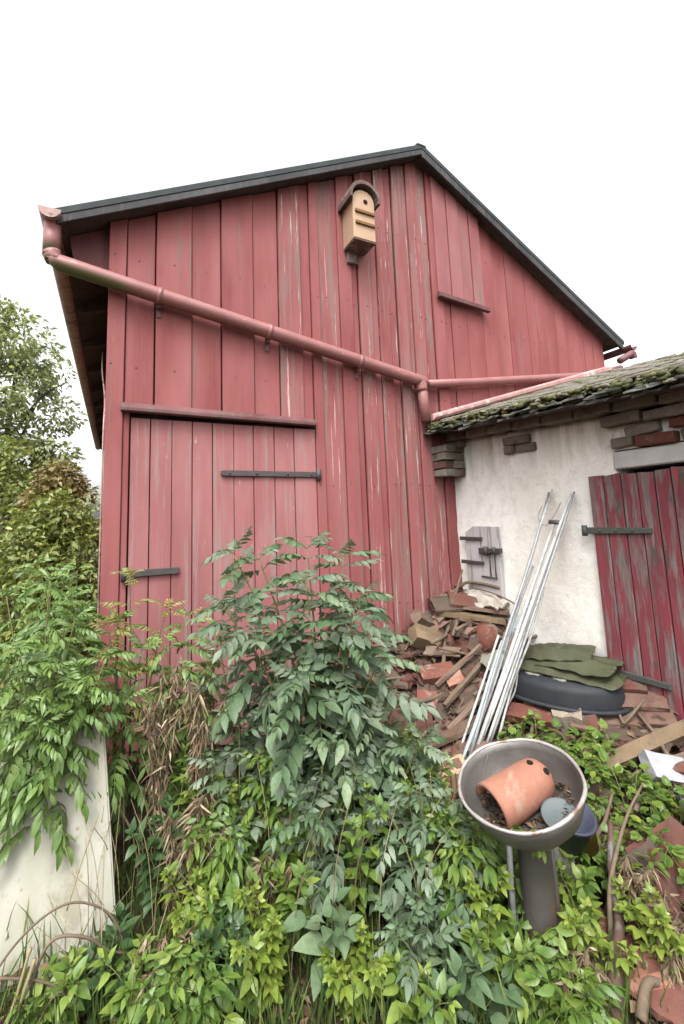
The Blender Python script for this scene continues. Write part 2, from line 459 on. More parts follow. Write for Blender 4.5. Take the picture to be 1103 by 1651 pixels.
def ground_mat():
    n = N('dark_soil')
    v = n.coords((1, 1, 1), rand=False)
    c = n.mix(n.ramp(n.noise(v, 5, 6, 0.7), [(0.3, 0.0), (0.7, 1.0)]), (0.055, 0.042, 0.028), (0.085, 0.065, 0.04))
    c = n.mix(n.ramp(n.noise(v, 1.1, 4), [(0.45, 0.0), (0.65, 0.8)]), c, (0.045, 0.06, 0.022))
    n.bump(n.noise(v, 24, 8, 0.75), 0.04, 1.0)
    return n.done(c, 0.95, 0.1)
M['ground'] = ground_mat()

def leaf_mat(name, ca, cb, cc, island=False, rough=0.42, trans=0.3, spec=0.45):
    n = N(name)
    if island: r = n.new('ShaderNodeNewGeometry').outputs['Random Per Island']
    else:
        a = n.rand(); b = n.new('ShaderNodeNewGeometry').outputs['Random Per Island']
        m_ = n.new('ShaderNodeMath', operation='MULTIPLY_ADD'); m_.inputs[1].default_value = 0.65
        m2 = n.new('ShaderNodeMath', operation='MULTIPLY'); m2.inputs[1].default_value = 0.35
        n.l(b, m2.inputs[0]); n.l(a, m_.inputs[0]); n.l(m2.outputs[0], m_.inputs[2]); r = m_.outputs[0]
    c = n.ramp(r, [(0.0, ca), (0.55, cb), (0.93, cc), (1.0, tuple(min(1, x * 1.35) for x in cc))])
    v = n.coords((1, 1, 1), world=not island, rand=False)
    c = n.mix(n.ramp(n.noise(v, 55, 3), [(0.35, 0.35), (0.65, 0.0)]), c, tuple(x * 0.5 for x in ca))
    if not island: c = n.mix(n.ramp(n.noise(v, 95, 2), [(0.66, 0.0), (0.72, 0.75)]), c, (0.13, 0.085, 0.03))
    n.done(c, rough, spec)
    tr = n.new('ShaderNodeBsdfTranslucent')
    n.l(n.mix(0.5, c, n.mix(1.0, c, (1.0, 1.0, 0.35), 'MULTIPLY')), tr.inputs['Color'])
    ms = n.new('ShaderNodeMixShader'); ms.inputs[0].default_value = trans
    n.l(n.p.outputs[0], ms.inputs[1]); n.l(tr.outputs[0], ms.inputs[2]); n.l(ms.outputs[0], n.out.inputs['Surface'])
    return n.m

M['elder'] = leaf_mat('blue_green_leaf', (0.068, 0.124, 0.056), (0.110, 0.172, 0.084), (0.175, 0.235, 0.130), rough=0.5, trans=0.35)
M['elder_pale'] = leaf_mat('pale_blue_green_leaf', (0.088, 0.138, 0.082), (0.140, 0.192, 0.122), (0.22, 0.265, 0.185), rough=0.5, trans=0.35)
M['weed'] = leaf_mat('fresh_green_leaf', (0.06, 0.12, 0.022), (0.11, 0.185, 0.035), (0.19, 0.25, 0.045))
M['lime'] = leaf_mat('lime_green_leaf', (0.13, 0.20, 0.03), (0.20, 0.27, 0.045), (0.29, 0.33, 0.06), trans=0.4)
M['deep'] = leaf_mat('deep_green_leaf', (0.030, 0.065, 0.022), (0.045, 0.092, 0.030), (0.07, 0.125, 0.045))
M['hedge'] = leaf_mat('soft_green_leaf', (0.080, 0.145, 0.034), (0.125, 0.205, 0.050), (0.19, 0.27, 0.075))
M['autumn'] = leaf_mat('yellowing_leaf', (0.24, 0.20, 0.05), (0.20, 0.24, 0.06), (0.34, 0.21, 0.10), trans=0.35)
M['bush_olive'] = leaf_mat('olive_bush_leaf', (0.11, 0.145, 0.035), (0.19, 0.225, 0.055), (0.29, 0.31, 0.085), island=True)
M['bush_brown'] = leaf_mat('brown_bush_leaf', (0.13, 0.10, 0.035), (0.20, 0.145, 0.05), (0.26, 0.22, 0.08), island=True)
M['tree_leaf'] = leaf_mat('pale_tree_leaf', (0.17, 0.21, 0.085), (0.25, 0.29, 0.12), (0.36, 0.38, 0.18), island=True, trans=0.4)
M['dry'] = leaf_mat('dry_brown_leaf', (0.11, 0.072, 0.045), (0.185, 0.135, 0.085), (0.30, 0.25, 0.165), island=True, rough=0.8, trans=0.15, spec=0.1)
M['straw'] = leaf_mat('straw', (0.20, 0.16, 0.09), (0.28, 0.23, 0.13), (0.36, 0.31, 0.19), island=True, rough=0.7, trans=0.15, spec=0.2)
M['grass'] = leaf_mat('grass_blade', (0.045, 0.085, 0.02), (0.08, 0.13, 0.03), (0.15, 0.18, 0.05), island=True)
M['litter'] = leaf_mat('leaf_litter', (0.05, 0.032, 0.02), (0.095, 0.06, 0.036), (0.17, 0.115, 0.07), island=True, rough=0.9, trans=0.05, spec=0.1)
M['stem'] = simple_noise('green_stem', (0.11, 0.14, 0.04), (0.14, 0.13, 0.05), 20, 0.6, 0.3)
M['twig'] = simple_noise('grey_brown_twig', (0.14, 0.10, 0.07), (0.09, 0.07, 0.05), 20, 0.85, 0.2, bump=0.002)
M['bark'] = simple_noise('dark_bark', (0.075, 0.055, 0.042), (0.045, 0.036, 0.03), 10, 0.95, 0.1, bump=0.02)

# ------------------------------------------------------------------ ground and debris heap shape
def lerp(x, xs, ys):
    if x <= xs[0]: return ys[0]
    for i in range(1, len(xs)):
        if x <= xs[i]:
            t = (x - xs[i - 1]) / (xs[i] - xs[i - 1])
            return ys[i - 1] + t * (ys[i] - ys[i - 1])
    return ys[-1]

def heap_h(x, y):
    zw = lerp(y, (0.2, 1.0, 1.5, 1.9, 2.35, 2.7, 3.05, 3.2), (.15, .36, .48, .54, .62, .78, .98, 1.02))
    wd = lerp(y, (0.2, 1.5, 2.4, 3.2), (.9, 1.05, 1.35, 1.75))
    t = max((2.87 - x) / wd, 0.0)
    return zw * max(0.0, 1 - t) ** 0.85

def ground_h(x, y):
    d = max(0.0, math.hypot(x - 1.0, y - 2.0) - 6.0)
    return 0.03 * noise.noise(Vector((x * 1.3, y * 1.3, 0.0))) - 0.0 * d

def build_ground():
    bm = bmesh.new()
    def axis(lo, hi, fine_lo, fine_hi, st):
        a = [lo, lo * 0.6 + fine_lo * 0.4, lo * 0.25 + fine_lo * 0.75]
        v = fine_lo
        while v <= fine_hi + 1e-6: a.append(v); v += st
        a += [hi * 0.25 + fine_hi * 0.75, hi * 0.6 + fine_hi * 0.4, hi]
        return a
    xs = axis(-120, 120, -2.0, 4.0, 0.12)
    ys = axis(-120, 160, -1.0, 5.0, 0.12)
    g = [[bm.verts.new((x, y, ground_h(x, y))) for x in xs] for y in ys]
    for j in range(len(ys) - 1):
        for i in range(len(xs) - 1):
            bm.faces.new((g[j][i], g[j][i + 1], g[j + 1][i + 1], g[j + 1][i]))
    o = link('ground', bm_mesh(bm, 'ground', True), M['ground'])
    tag(o, kind='structure')
build_ground()

def loose_mesh(name, sx, sy, sz, bend=0.0, rough=0.004, seed=0, seg=3, bev=0.006, chip=False):
    """slab/plank/tile fragment, long axis X; optional barrel bend across Y"""
    r = random.Random(seed)
    bm = bmesh.new()
    nu, nv = seg, 4 if bend else 2
    T, B = [], []
    for i in range(nu + 1):
        rt, rb = [], []
        for j in range(nv + 1):
            u, v = i / nu - .5, j / nv - .5
            x, y = u * sx, v * sy
            if chip:
                if i == nu: x -= r.uniform(0, .35) * sx * 0.5
                if i == 0: x += r.uniform(0, .2) * sx * 0.5
            z = bend * (0.25 - v * v) * 4 * sy
            jit = lambda: r.uniform(-rough, rough)
            rt.append(bm.verts.new((x + jit(), y + jit(), z + sz / 2 + jit())))
            rb.append(bm.verts.new((x + jit(), y + jit(), z - sz / 2 + jit())))
        T.append(rt); B.append(rb)
    for i in range(nu):
        for j in range(nv):
            bm.faces.new((T[i][j], T[i + 1][j], T[i + 1][j + 1], T[i][j + 1]))
            bm.faces.new((B[i][j], B[i][j + 1], B[i + 1][j + 1], B[i + 1][j]))
    for i in range(nu):
        bm.faces.new((T[i][0], B[i][0], B[i + 1][0], T[i + 1][0]))
        bm.faces.new((T[i][nv], T[i + 1][nv], B[i + 1][nv], B[i][nv]))
    for j in range(nv):
        bm.faces.new((T[0][j], T[0][j + 1], B[0][j + 1], B[0][j]))
        bm.faces.new((T[nu][j], B[nu][j], B[nu][j + 1], T[nu][j + 1]))
    return bm_mesh(bm, name)

def frame(pos, along, up):
    x = Vector(along).normalized()
    up = Vector(up)
    y = up.cross(x).normalized()
    z = x.cross(y)
    Mx = Matrix((x, y, z)).transposed().to_4x4()
    return Matrix.Translation(pos) @ Mx

# ------------------------------------------------------------------ barn
RX, RZ, SL = 2.636, 5.243, 0.5275           # ridge position, height, roof slope
XL, XR, FY, BY = -0.072, 5.40, 3.20, 11.85  # walls
barn = empty('barn', (2.636, 3.2, 0), 'red board-clad barn with a black gable roof and a pink drainpipe across its front', 'barn')
def roof_z(x, off=0.0):
    return RZ - SL * abs(x - RX) - off

# near-black backing puts deep shade into the board gaps; other walls too
wall_pts = [(XL, 0.0), (XR, 0.0), (XR, roof_z(XR, 0.09)), (RX, roof_z(RX, 0.09)), (XL, roof_z(XL, 0.09))]
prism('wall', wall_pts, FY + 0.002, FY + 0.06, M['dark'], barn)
box('side_wall', XL + 0.001, XL + 0.05, FY + 0.062, BY, 0, roof_z(XL, 0.10), M['barn_worn'], barn)
box('side_wall', XR - 0.05, XR - 0.001, FY + 0.062, BY, 0, roof_z(XR, 0.10), M['barn_worn'], barn)
prism('back_wall', wall_pts, BY + 0.002, BY + 0.05, M['barn_worn'], barn)

# front boards, alternately lower and proud
edges = [-0.072, 0.033, 0.234, 0.474, 0.705, 0.946, 1.168, 1.357, 1.455, 1.527, 1.728, 1.846, 1.926, 2.052, 2.130, 2.240, 2.335, 2.440,
         2.515, 2.636, 2.762, 2.885, 2.990, 3.200, 3.418, 3.610, 3.802, 3.950, 4.096, 4.240, 4.386, 4.550, 4.712, 4.870, 5.033, 5.200, 5.400]
worn_i = {6, 9, 12, 14, 15, 16, 17, 18, 19}
def board(x0, x1, z0, proud, mat, ztop=0.085):
    j = lambda: rnd.uniform(-0.004, 0.004)
    th = 0.024 + (rnd.uniform(0, 0.0015) if x0 > 2.98 else rnd.uniform(0, 0.004))
    y0 = FY - th - (0.019 if proud else 0.0)
    gap = 0.0012 if x0 > 2.98 else (0.004 if proud else 0.0075)
    a, b = x0 + gap, x1 - gap
    if proud: a -= 0.006; b += 0.006
    pts = [(a + j(), z0), (b + j(), z0), (b + j(), roof_z(b, ztop)), (a + j(), roof_z(a, ztop))]
    return prism('board', pts, y0, FY - (0.019 if proud else 0.0) - 0.0015 * rnd.random(), mat, barn, bev=0.0012 if x0 > 2.98 else 0.004)
for i in range(len(edges) - 1):
    x0, x1 = edges[i], edges[i + 1]
    z0 = 0.12 + rnd.uniform(-0.03, 0.03)
    if 1 <= i <= 7: z0 = 2.40
    flat = i >= 22
    proud = (i % 2 == 0) and not flat
    board(x0, x1, z0, proud, M['barn_worn'] if i in worn_i else M['barn'])
nm_ = None
for i in range(len(edges) - 1):
    for zz in (0.9, 1.9, 2.7, 3.5, 4.3):
        xm = (edges[i] + edges[i + 1]) / 2 + rnd.uniform(-.03, .03)
        z_ = zz + rnd.uniform(-.015, .015)
        if z_ > roof_z(xm, .3) or (i < 8 and z_ < 2.45) or (2.8 < xm < 3.43 and z_ > 3.65): continue
        if nm_ is None:
            bm = bmesh.new(); bmesh.ops.create_cone(bm, cap_ends=True, segments=7, radius1=.0065, radius2=.005, depth=.004, matrix=Matrix.Rotation(R(90), 4, 'X'))
            nm_ = bm_mesh(bm, 'nail'); nm_.materials.append(M['iron'])
        flat = i >= 22
        link('nail', nm_, None, barn, Matrix.Translation((xm, FY - (.027 if (flat or i % 2) else .046), z_)))
prism('board', [(0.036, 0.1), (0.074, 0.1), (0.074, 2.395), (0.036, 2.395)], FY - 0.03, FY, M['barn'], barn, bev=0.003)

# plank door low on the left of the gable
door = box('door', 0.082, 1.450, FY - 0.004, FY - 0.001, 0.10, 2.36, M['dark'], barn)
door['_wl'] = [0, 0, 0]
def child_of(part):
    part['_wl'] = [0, 0, 0]
    return part
# parts built in world coordinates under the barn sit at world origin of their own mesh
dx = [0.082, 0.209, 0.349, 0.487, 0.630, 0.784, 0.935, 1.101, 1.265, 1.450]
for i in range(9):
    y0 = FY - 0.028 - rnd.uniform(0, 0.006)
    prism('plank', [(dx[i] + 0.003, 0.12 + rnd.uniform(0, .03)), (dx[i + 1] - 0.003, 0.12), (dx[i + 1] - 0.003 + rnd.uniform(-.003, .003), 2.345),
                    (dx[i] + 0.003, 2.345)], y0, FY - 0.005, M['barn_door'], door, bev=0.003)
def strap(name, x0, x1, y0, y1, z, h, mat, parent, tip=True):
    return prism(name, [(x0, z - h * .35), (x0 + 0.03, z - h * .5), (x1, z - h * .5), (x1, z + h * .5), (x0 + 0.03, z + h * .5), (x0, z + h * .35)], y0, y1, mat, parent, 0.002)
hg = strap('hinge', 0.685, 1.452, FY - 0.052, FY - 0.036, 1.976, 0.042, M['iron'], door)
tube('hinge_pin', [(1.462, FY - 0.05, 1.93), (1.462, FY - 0.05, 2.02)], 0.022, M['iron'], door, 8)
strap('hinge', 0.045, 0.40, FY - 0.054, FY - 0.036, 1.309, 0.042, M['iron'], door)
tube('hinge_pin', [(0.062, FY - 0.052, 1.26), (0.062, FY - 0.052, 1.355)], 0.02, M['iron'], door, 8)
for xx in (0.75, 0.95, 1.2, 1.4):
    bm = bmesh.new(); bmesh.ops.create_uvsphere(bm, u_segments=8, v_segments=5, radius=0.009, matrix=Matrix.Translation((xx, FY - 0.054, 1.976)))
    link('bolt', bm_mesh(bm, 'bolt', True), M['iron'], door)
# drip ledge over the door
bm = bmesh.new()
L = [bm.verts.new(v) for v in ((0.018, FY - 0.10, 2.405), (1.442, FY - 0.10, 2.392), (1.442, FY - 0.045, 2.432), (0.018, FY - 0.045, 2.448),
                               (0.018, FY - 0.10, 2.375), (1.442, FY - 0.10, 2.362), (1.442, FY - 0.045, 2.362), (0.018, FY - 0.045, 2.375))]
for f in ((0, 1, 2, 3), (4, 7, 6, 5), (0, 4, 5, 1), (1, 5, 6, 2), (2, 6, 7, 3), (3, 7, 4, 0)): bm.faces.new([L[i] for i in f])
bmesh.ops.bevel(bm, geom=bm.edges[:], offset=0.006, segments=1, affect='EDGES')
link('door_ledge', bm_mesh(bm, 'door_ledge'), M['ledge'], barn)

# loft hatch high on the right
hx = [2.812, 2.985, 3.135, 3.275, 3.415]
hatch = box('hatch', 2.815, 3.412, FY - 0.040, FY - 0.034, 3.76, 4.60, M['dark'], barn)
child_of(hatch)
for i in range(4):
    z1 = roof_z(hx[i + 1], 0.12)
    prism('plank', [(hx[i] + .004, 3.755), (hx[i + 1] - .004, 3.745), (hx[i + 1] - .004, roof_z(hx[i + 1], .10)), (hx[i] + .004, roof_z(hx[i], .10))],
          FY - 0.064 - (0.010 if i % 2 else 0.0), FY - 0.041, M['hatch'], hatch, bev=0.004)
prism('batten', [(2.79, 3.735), (3.455, 3.690), (3.455, 3.735), (2.79, 3.782)], FY - 0.105, FY - 0.066, M['ledge'], hatch, bev=0.004)

# roof: two slabs, bargeboards, rafters under the left overhang
FRONT = 3.03
def slab(x0, x1, off0, off1, y0, y1, name, mat, bev=0.0):
    pts = [(x0, roof_z(x0, off0)), (x1, roof_z(x1, off0)), (x1, roof_z(x1, off1)), (x0, roof_z(x0, off1))]
    return prism(name, pts, y0, y1, mat, barn, bev)
EL, ER = -0.395, 5.60
slab(EL, RX - 0.001, 0.045, 0.0, FRONT, BY + 0.3, 'roof', M['roof'])
slab(RX + 0.001, ER, 0.045, 0.0, FRONT, BY + 0.3, 'roof', M['roof'])
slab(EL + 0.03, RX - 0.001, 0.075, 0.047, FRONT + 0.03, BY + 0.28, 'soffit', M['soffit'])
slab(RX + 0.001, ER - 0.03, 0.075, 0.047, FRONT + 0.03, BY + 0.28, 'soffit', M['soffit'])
slab(EL + 0.015, RX - 0.001, 0.105, 0.047, FRONT + 0.004, FRONT + 0.028, 'bargeboard', M['bargeboard'], 0.004)
slab(RX + 0.001, ER - 0.015, 0.130, 0.047, FRONT + 0.004, FRONT + 0.028, 'bargeboard', M['bargeboard'], 0.004)
box('ridge_cap', RX - 0.06, RX + 0.06, FRONT - 0.005, BY + 0.3, RZ - 0.034, RZ + 0.006, M['roof'], barn, bev=0.015)
raft = None
for k in range(11):
    yy = 3.42 + k * 0.84
    if raft is None:
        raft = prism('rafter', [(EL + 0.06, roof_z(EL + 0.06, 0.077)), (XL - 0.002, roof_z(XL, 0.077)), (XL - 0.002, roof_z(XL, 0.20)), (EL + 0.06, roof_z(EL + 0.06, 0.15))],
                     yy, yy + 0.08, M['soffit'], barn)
    else:
        c = raft.copy(); col.objects.link(c); c.location.y = k * 0.84
# boxed end of the left overhang, in dark red paint
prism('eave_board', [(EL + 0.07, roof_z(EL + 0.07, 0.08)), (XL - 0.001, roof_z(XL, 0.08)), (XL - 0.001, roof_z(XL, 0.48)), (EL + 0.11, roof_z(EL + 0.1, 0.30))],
      3.235, 3.262, painted_wood('dark_red_eave_board', (0.13, 0.04, 0.042), (0.10, 0.03, 0.033), (0.08, 0.06, 0.05), 0.42), barn, 0.003)

# gutters and drainpipes
def gutter(name, x, z, y0, y1, r, mat, drop=0.0):
    bm = bmesh.new()
    rings = []
    for yy, zz in ((y0, z), (y1, z - drop)):
        ring = []
        for k in range(9):
            a = math.pi + math.pi * k / 8
            ring.append(bm.verts.new((x + r * math.cos(a), yy, zz + r * math.sin(a))))
        for k in range(9):
            a = 2 * math.pi - math.pi * k / 8
            ring.append(bm.verts.new((x + (r - 0.006) * math.cos(a), yy, zz + (r - 0.006) * math.sin(a))))
        rings.append(ring)
    n = len(rings[0])
    for k in range(n):
        bm.faces.new((rings[0][k], rings[1][k], rings[1][(k + 1) % n], rings[0][(k + 1) % n]))
    bm.faces.new(rings[0][::-1]); bm.faces.new(rings[1])
    return link(name, bm_mesh(bm, name, False), mat, barn)
gl = gutter('gutter', -0.415, 3.62, 3.00, BY + 0.2, 0.062, M['gutter'])
child_of(gl)
bm = bmesh.new()
cap = [bm.verts.new((-0.415 + 0.064 * math.cos(math.pi + math.pi * k / 10), 2.995, 3.62 + 0.064 * math.sin(math.pi + math.pi * k / 10))) for k in range(11)]
cap2 = [bm.verts.new(v.co + Vector((0, 0.010, 0))) for v in cap]
bm.faces.new(cap); bm.faces.new(cap2[::-1])
for k in range(11): bm.faces.new((cap[k], cap2[k], cap2[(k + 1) % 11], cap[(k + 1) % 11]))
link('end_cap', bm_mesh(bm, 'end_cap'), M['gutter'], gl)
gr = gutter('gutter', 5.64, 3.60, 2.95, BY + 0.2, 0.062, M['gutter_dark'])
PY = 3.085
tube('drainpipe', [(-0.405, PY, 3.575), (-0.405, PY, 3.345)], 0.050, M['pipe'], barn, 12)
tube('drainpipe', curve_pts([(-0.405, PY, 3.375), (-0.375, PY, 3.318), (-0.25, PY, 3.292), (1.0, PY, 3.085), (2.40, PY, 2.853), (2.475, PY, 2.825), (2.492, PY, 2.75)], 4), 0.054, M['pipe'], barn, 12)
tube('drainpipe', [(2.492, PY, 2.86), (2.500, PY, 2.66), (2.520, PY, 2.47)], 0.046, M['pipe'], barn, 12)
tube('drainpipe', [(2.46, PY + 0.03, 2.815), (3.2, PY + 0.03, 2.92), (5.1, PY + 0.03, 3.215), (5.6, PY + 0.03, 3.36)], 0.040, M['pipe'], barn, 12)
tube('drainpipe', curve_pts([(5.44, 3.02, 3.40), (5.56, 2.98, 3.47), (5.62, 2.97, 3.50), (5.64, 2.97, 3.44)], 4), 0.040, M['gutter_dark'], barn, 10)
# pipe brackets and their nail plates
for px in (0.25, 1.05, 1.85):
    pz = 3.292 - (px + 0.25) * 0.1655
    bm = bmesh.new()
    tube_bm(bm, [(px - 0.015, PY, pz + 0.0025), (px + 0.015, PY, pz - 0.0025)], 0.0585, 12)
    link('pipe_clip', bm_mesh(bm, 'pipe_clip', True), M['pipe'], barn)
    box('pipe_bracket', px - .012, px + .012, PY + .02, FY - .02, pz - .075, pz - .045, M['gutter_dark'], barn)
    box('pipe_bracket', px - .014, px + .014, FY - .054, FY - .047, pz - .13, pz - .02, M['gutter_dark'], barn)
# thin bent cable down the corner
tube('cable', curve_pts([(-0.16, 5.2, 3.55), (-0.13, 4.2, 3.0), (-0.086, 3.5, 2.55), (-0.083, 3.25, 2.2), (-0.083, 3.22, 1.2), (-0.083, 3.22, 0.1)], 6), 0.006, M['gutter'], barn, 5)

# ------------------------------------------------------------------ bird house hung on the gable
bh = empty('birdhouse', (1.88, 3.15, 4.0), 'pale pine birdhouse with a round hole and curved dark roof high on the red gable', 'birdhouse')
bx0, bx1, bz0, bzs, bzt = 1.775, 1.990, 3.985, 4.345, 4.445
arch = [(bx0, bz0), (bx1, bz0), (bx1, bzs)] + [((bx0 + bx1) / 2 + (bx1 - bx0) / 2 * math.cos(a), bzs + (bzt - bzs) * math.sin(a)) for a in [math.pi * k / 8 for k in range(1, 8)]] + [(bx0, bzs)]
prism('body', arch, 2.97, 3.145, M['bh_front'], bh, 0.003)
prism('front', [(x if i not in (0,) else x, z) for i, (x, z) in enumerate(arch)], 2.952, 2.9685, M['bh_front'], bh, 0.003)
box('floor_board', bx0 + .004, bx1 - .004, 2.956, 3.14, bz0 - 0.014, bz0 - 0.001, M['bh_roof'], bh)
bm = bmesh.new()
ro, ri = [], []
for k in range(13):
    a = math.pi * (1.06 - 1.12 * k / 12)
    cx_, hw = (bx0 + bx1) / 2, (bx1 - bx0) / 2
    ro.append((cx_ + (hw + 0.045) * math.cos(a), bzs + 0.012 + (bzt - bzs + 0.05) * math.sin(a)))
    ri.append((cx_ + (hw + 0.020) * math.cos(a), bzs + 0.008 + (bzt - bzs + 0.022) * math.sin(a)))
out = ro + ri[::-1]
a = [bm.verts.new((x, 2.915, z)) for x, z in out]; b = [bm.verts.new((x, 3.15, z)) for x, z in out]
n_ = len(out)
for k in range(n_): bm.faces.new((a[k], b[k], b[(k + 1) % n_], a[(k + 1) % n_]))
for k in range(12):
    for s, fl in ((a, 1), (b, 0)):
        q = [s[k], s[k + 1], s[n_ - 2 - k], s[n_ - 1 - k]]
        bm.faces.new(q if fl else q[::-1])
link('roof', bm_mesh(bm, 'roof'), M['bh_roof'], bh)
bm = bmesh.new()
bmesh.ops.create_cone(bm, cap_ends=True, segments=16, radius1=0.021, radius2=0.021, depth=0.006, matrix=Matrix.Translation((1.90, 2.951, 4.338)) @ Matrix.Rotation(R(90), 4, 'X'))
link('entrance_hole', bm_mesh(bm, 'entrance_hole'), M['black'], bh)
for zc in (4.232, 4.125):
    box('perch', bx0 + 0.015, bx1 - 0.006, 2.936, 2.9515, zc - 0.014, zc + 0.014, M['bh_brown'], bh, 0.003)
box('hanger_and_shade_block', 1.80, 1.90, 3.12, 3.148, 3.86, 3.97, M['bh_roof'], bh, 0.004)  # dark block in place of the shadow under the birdhouse
box('hanger_and_shade_block', 1.87, 1.93, 3.10, 3.148, 4.505, 4.55, M['grey_board'], bh, 0.004)

# ------------------------------------------------------------------ white shed
WX = 2.87
def eave_z(y): return 2.425 - 0.068 * (3.17 - y)
shed = empty('shed', (3.6, 1.4, 0), 'low white plastered shed with a mossy tiled eave and a flaking red plank door', 'shed')
# wall as a gently uneven sheet with thickness, door opening from y 0.95 to 1.85
def plaster_wall():
    bm = bmesh.new()
    def patch(y0, y1, z0, z1f, ny, nz):
        g = []
        for j in range(nz + 1):
            row = []
            for i in range(ny + 1):
                y = y0 + (y1 - y0) * i / ny
                z = z0 + (z1f(y) - z0) * j / nz
                dx_ = 0.016 * noise.noise(Vector((y * 2.1, z * 2.1, 3.0))) + 0.006 * noise.noise(Vector((y * 9, z * 9, 1.0)))
                dy_ = 0.012 * noise.noise(Vector((z * 5, 4.0, 1.0))) if i == ny else 0.0
                row.append(bm.verts.new((WX + dx_, y + dy_, z)))
            g.append(row)
        back = [[bm.verts.new((WX + 0.32, v.co.y, v.co.z)) for v in r] for r in (g[0], g[-1])]
        for j in range(nz):
            for i in range(ny): bm.faces.new((g[j][i], g[j][i + 1], g[j + 1][i + 1], g[j + 1][i]))
        for i in range(ny):
            bm.faces.new((g[-1][i], g[-1][i + 1], back[1][i + 1], back[1][i]))
        for r, s in ((0, 0), (-1, -1)):
            side = [row[r] for row in g]
            bm.faces.new(side + [back[1][s], back[0][s]])
        bm.faces.new(back[0] + back[1][::-1])
    patch(1.695, 3.185, -0.05, lambda y: 2.31 - 0.06 * (3.2 - y), 40, 60)
    patch(-1.6, 0.93, -0.05, lambda y: 2.285 - 0.06 * (3.2 - y), 30, 30)
    patch(0.931, 1.694, 1.985, lambda y: 2.285 - 0.06 * (3.2 - y), 26, 8)
    return link('wall', bm_mesh(bm, 'wall', True), M['plaster'], shed)
sw = plaster_wall()
child_of(sw)
box('back_wall', 5.4, 5.55, -1.6, 3.12, 0, 3.0, M['plaster'], shed)
prism_x('side_wall', [(-1.6, 0), (-1.55, 0), (-1.55, 2.0), (-1.6, 2.0)], WX + 0.33, 5.39, M['plaster'], shed)
box('dark_inside_sheet', WX + 0.2, WX + 0.25, 0.95, 1.82, 0.0, 2.0, M['dark'], shed)  # thin near-black sheet in place of the unlit inside
lt = box('lintel', WX - 0.022, WX + 0.15, 0.90, 1.69, 1.862, 1.978, M['lintel'], shed, bev=0.008, jitter=0.004)

def brick_mesh(l, h, d, seed):
    r = random.Random(seed)
    bm = bmesh.new()
    box_bm(bm, -d / 2, d / 2, -l / 2, l / 2, -h / 2, h / 2)
    bmesh.ops.bevel(bm, geom=bm.edges[:], offset=0.006, segments=1, affect='EDGES')
    for v in bm.verts: v.co += Vector([r.uniform(-0.004, 0.004) for _ in range(3)])
    return bm_mesh(bm, 'brick')
bmesh_bricks = [brick_mesh(0.235, 0.062, 0.12, s) for s in range(4)]
def put_brick(x, y, z, mat, parent, ry=0.0, rz=0.0, name='brick', sc=1.0):
    me = bmesh_bricks[rnd.randrange(4)].copy()
    Mx = Matrix.Translation((x, y, z)) @ Matrix.Rotation(rz, 4, 'Z') @ Matrix.Rotation(ry, 4, 'X') @ Matrix.Diagonal((1, sc, 1, 1))
    return link(name, me, mat, parent, Mx)
# corbel courses under the eave
for c in range(2):
    for k in range(9):
        y = 3.09 - k * 0.25 - (0.12 if c else 0)
        if y < 0.7 or (c == 0 and 1.7 < y < 2.85): continue
        put_brick(WX - 0.030 - 0.045 * c + rnd.uniform(-.012, .008), y, 2.268 - 0.062 * (3.2 - y) + c * 0.072, M['brick_plain'] if rnd.random() < .8 else M['brick_dark'], shed)
# brick pier end beside the barn
for c in range(4):
    for k in range(2):
        put_brick(WX - 0.075 - k * 0.11 + rnd.uniform(-.01, .01), 3.075, 2.215 - c * 0.072, M['brick_plain'] if (c + k) % 3 else M['brick_dark'], shed, rz=rnd.uniform(-.1, .1), sc=rnd.uniform(.62, .88))
# bricks showing where plaster has fallen
for (y, z, s) in ((2.40, 2.185, 1.0), (2.33, 2.115, 0.9), (2.47, 2.12, 0.5), (1.50, 2.085, 1.0), (1.43, 2.015, 1.0), (1.62, 2.03, 0.55), (1.25, 2.09, 1.0), (1.2, 2.018, 0.9)):
    put_brick(WX + 0.030 - rnd.uniform(.0, .03), y, z, M['brick'] if rnd.random() < .6 else M['brick_plain'], shed, ry=rnd.uniform(-.07, .07), rz=rnd.uniform(-.05, .05), sc=s * rnd.uniform(.75, 1))
# eave board, rafters ends, roof deck and tiles
prism_x('eave_board', [(3.16, eave_z(3.16) - 0.055), (-1.7, eave_z(-1.7) - 0.055), (-1.7, eave_z(-1.7) - 0.02), (3.16, eave_z(3.16) - 0.02)], 2.62, 2.85, M['soffit'], shed)
PITCH = 0.302
prism_x('gable_wall', [(-1.6, 2.0), (-1.55, 2.0), (-1.55, 2.1), (-1.6, 2.1)], WX + 0.33, 5.39, M['plaster'], shed)
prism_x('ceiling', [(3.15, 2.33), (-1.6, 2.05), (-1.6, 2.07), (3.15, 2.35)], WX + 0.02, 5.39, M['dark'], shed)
bm = bmesh.new()
vs = []
for y in (3.12, -1.7):
    for x, o in ((2.66, -0.012), (5.6, -0.012), (5.6, -0.06), (2.66, -0.03)):
        vs.append(bm.verts.new((x, y, eave_z(y) + (x - 2.6) * PITCH + o)))
for f in ((0, 1, 2, 3), (7, 6, 5, 4), (0, 4, 5, 1), (1, 5, 6, 2), (2, 6, 7, 3), (3, 7, 4, 0)): bm.faces.new([vs[i] for i in f])
rf = link('roof', bm_mesh(bm, 'roof'), M['tile'], shed)
child_of(rf)
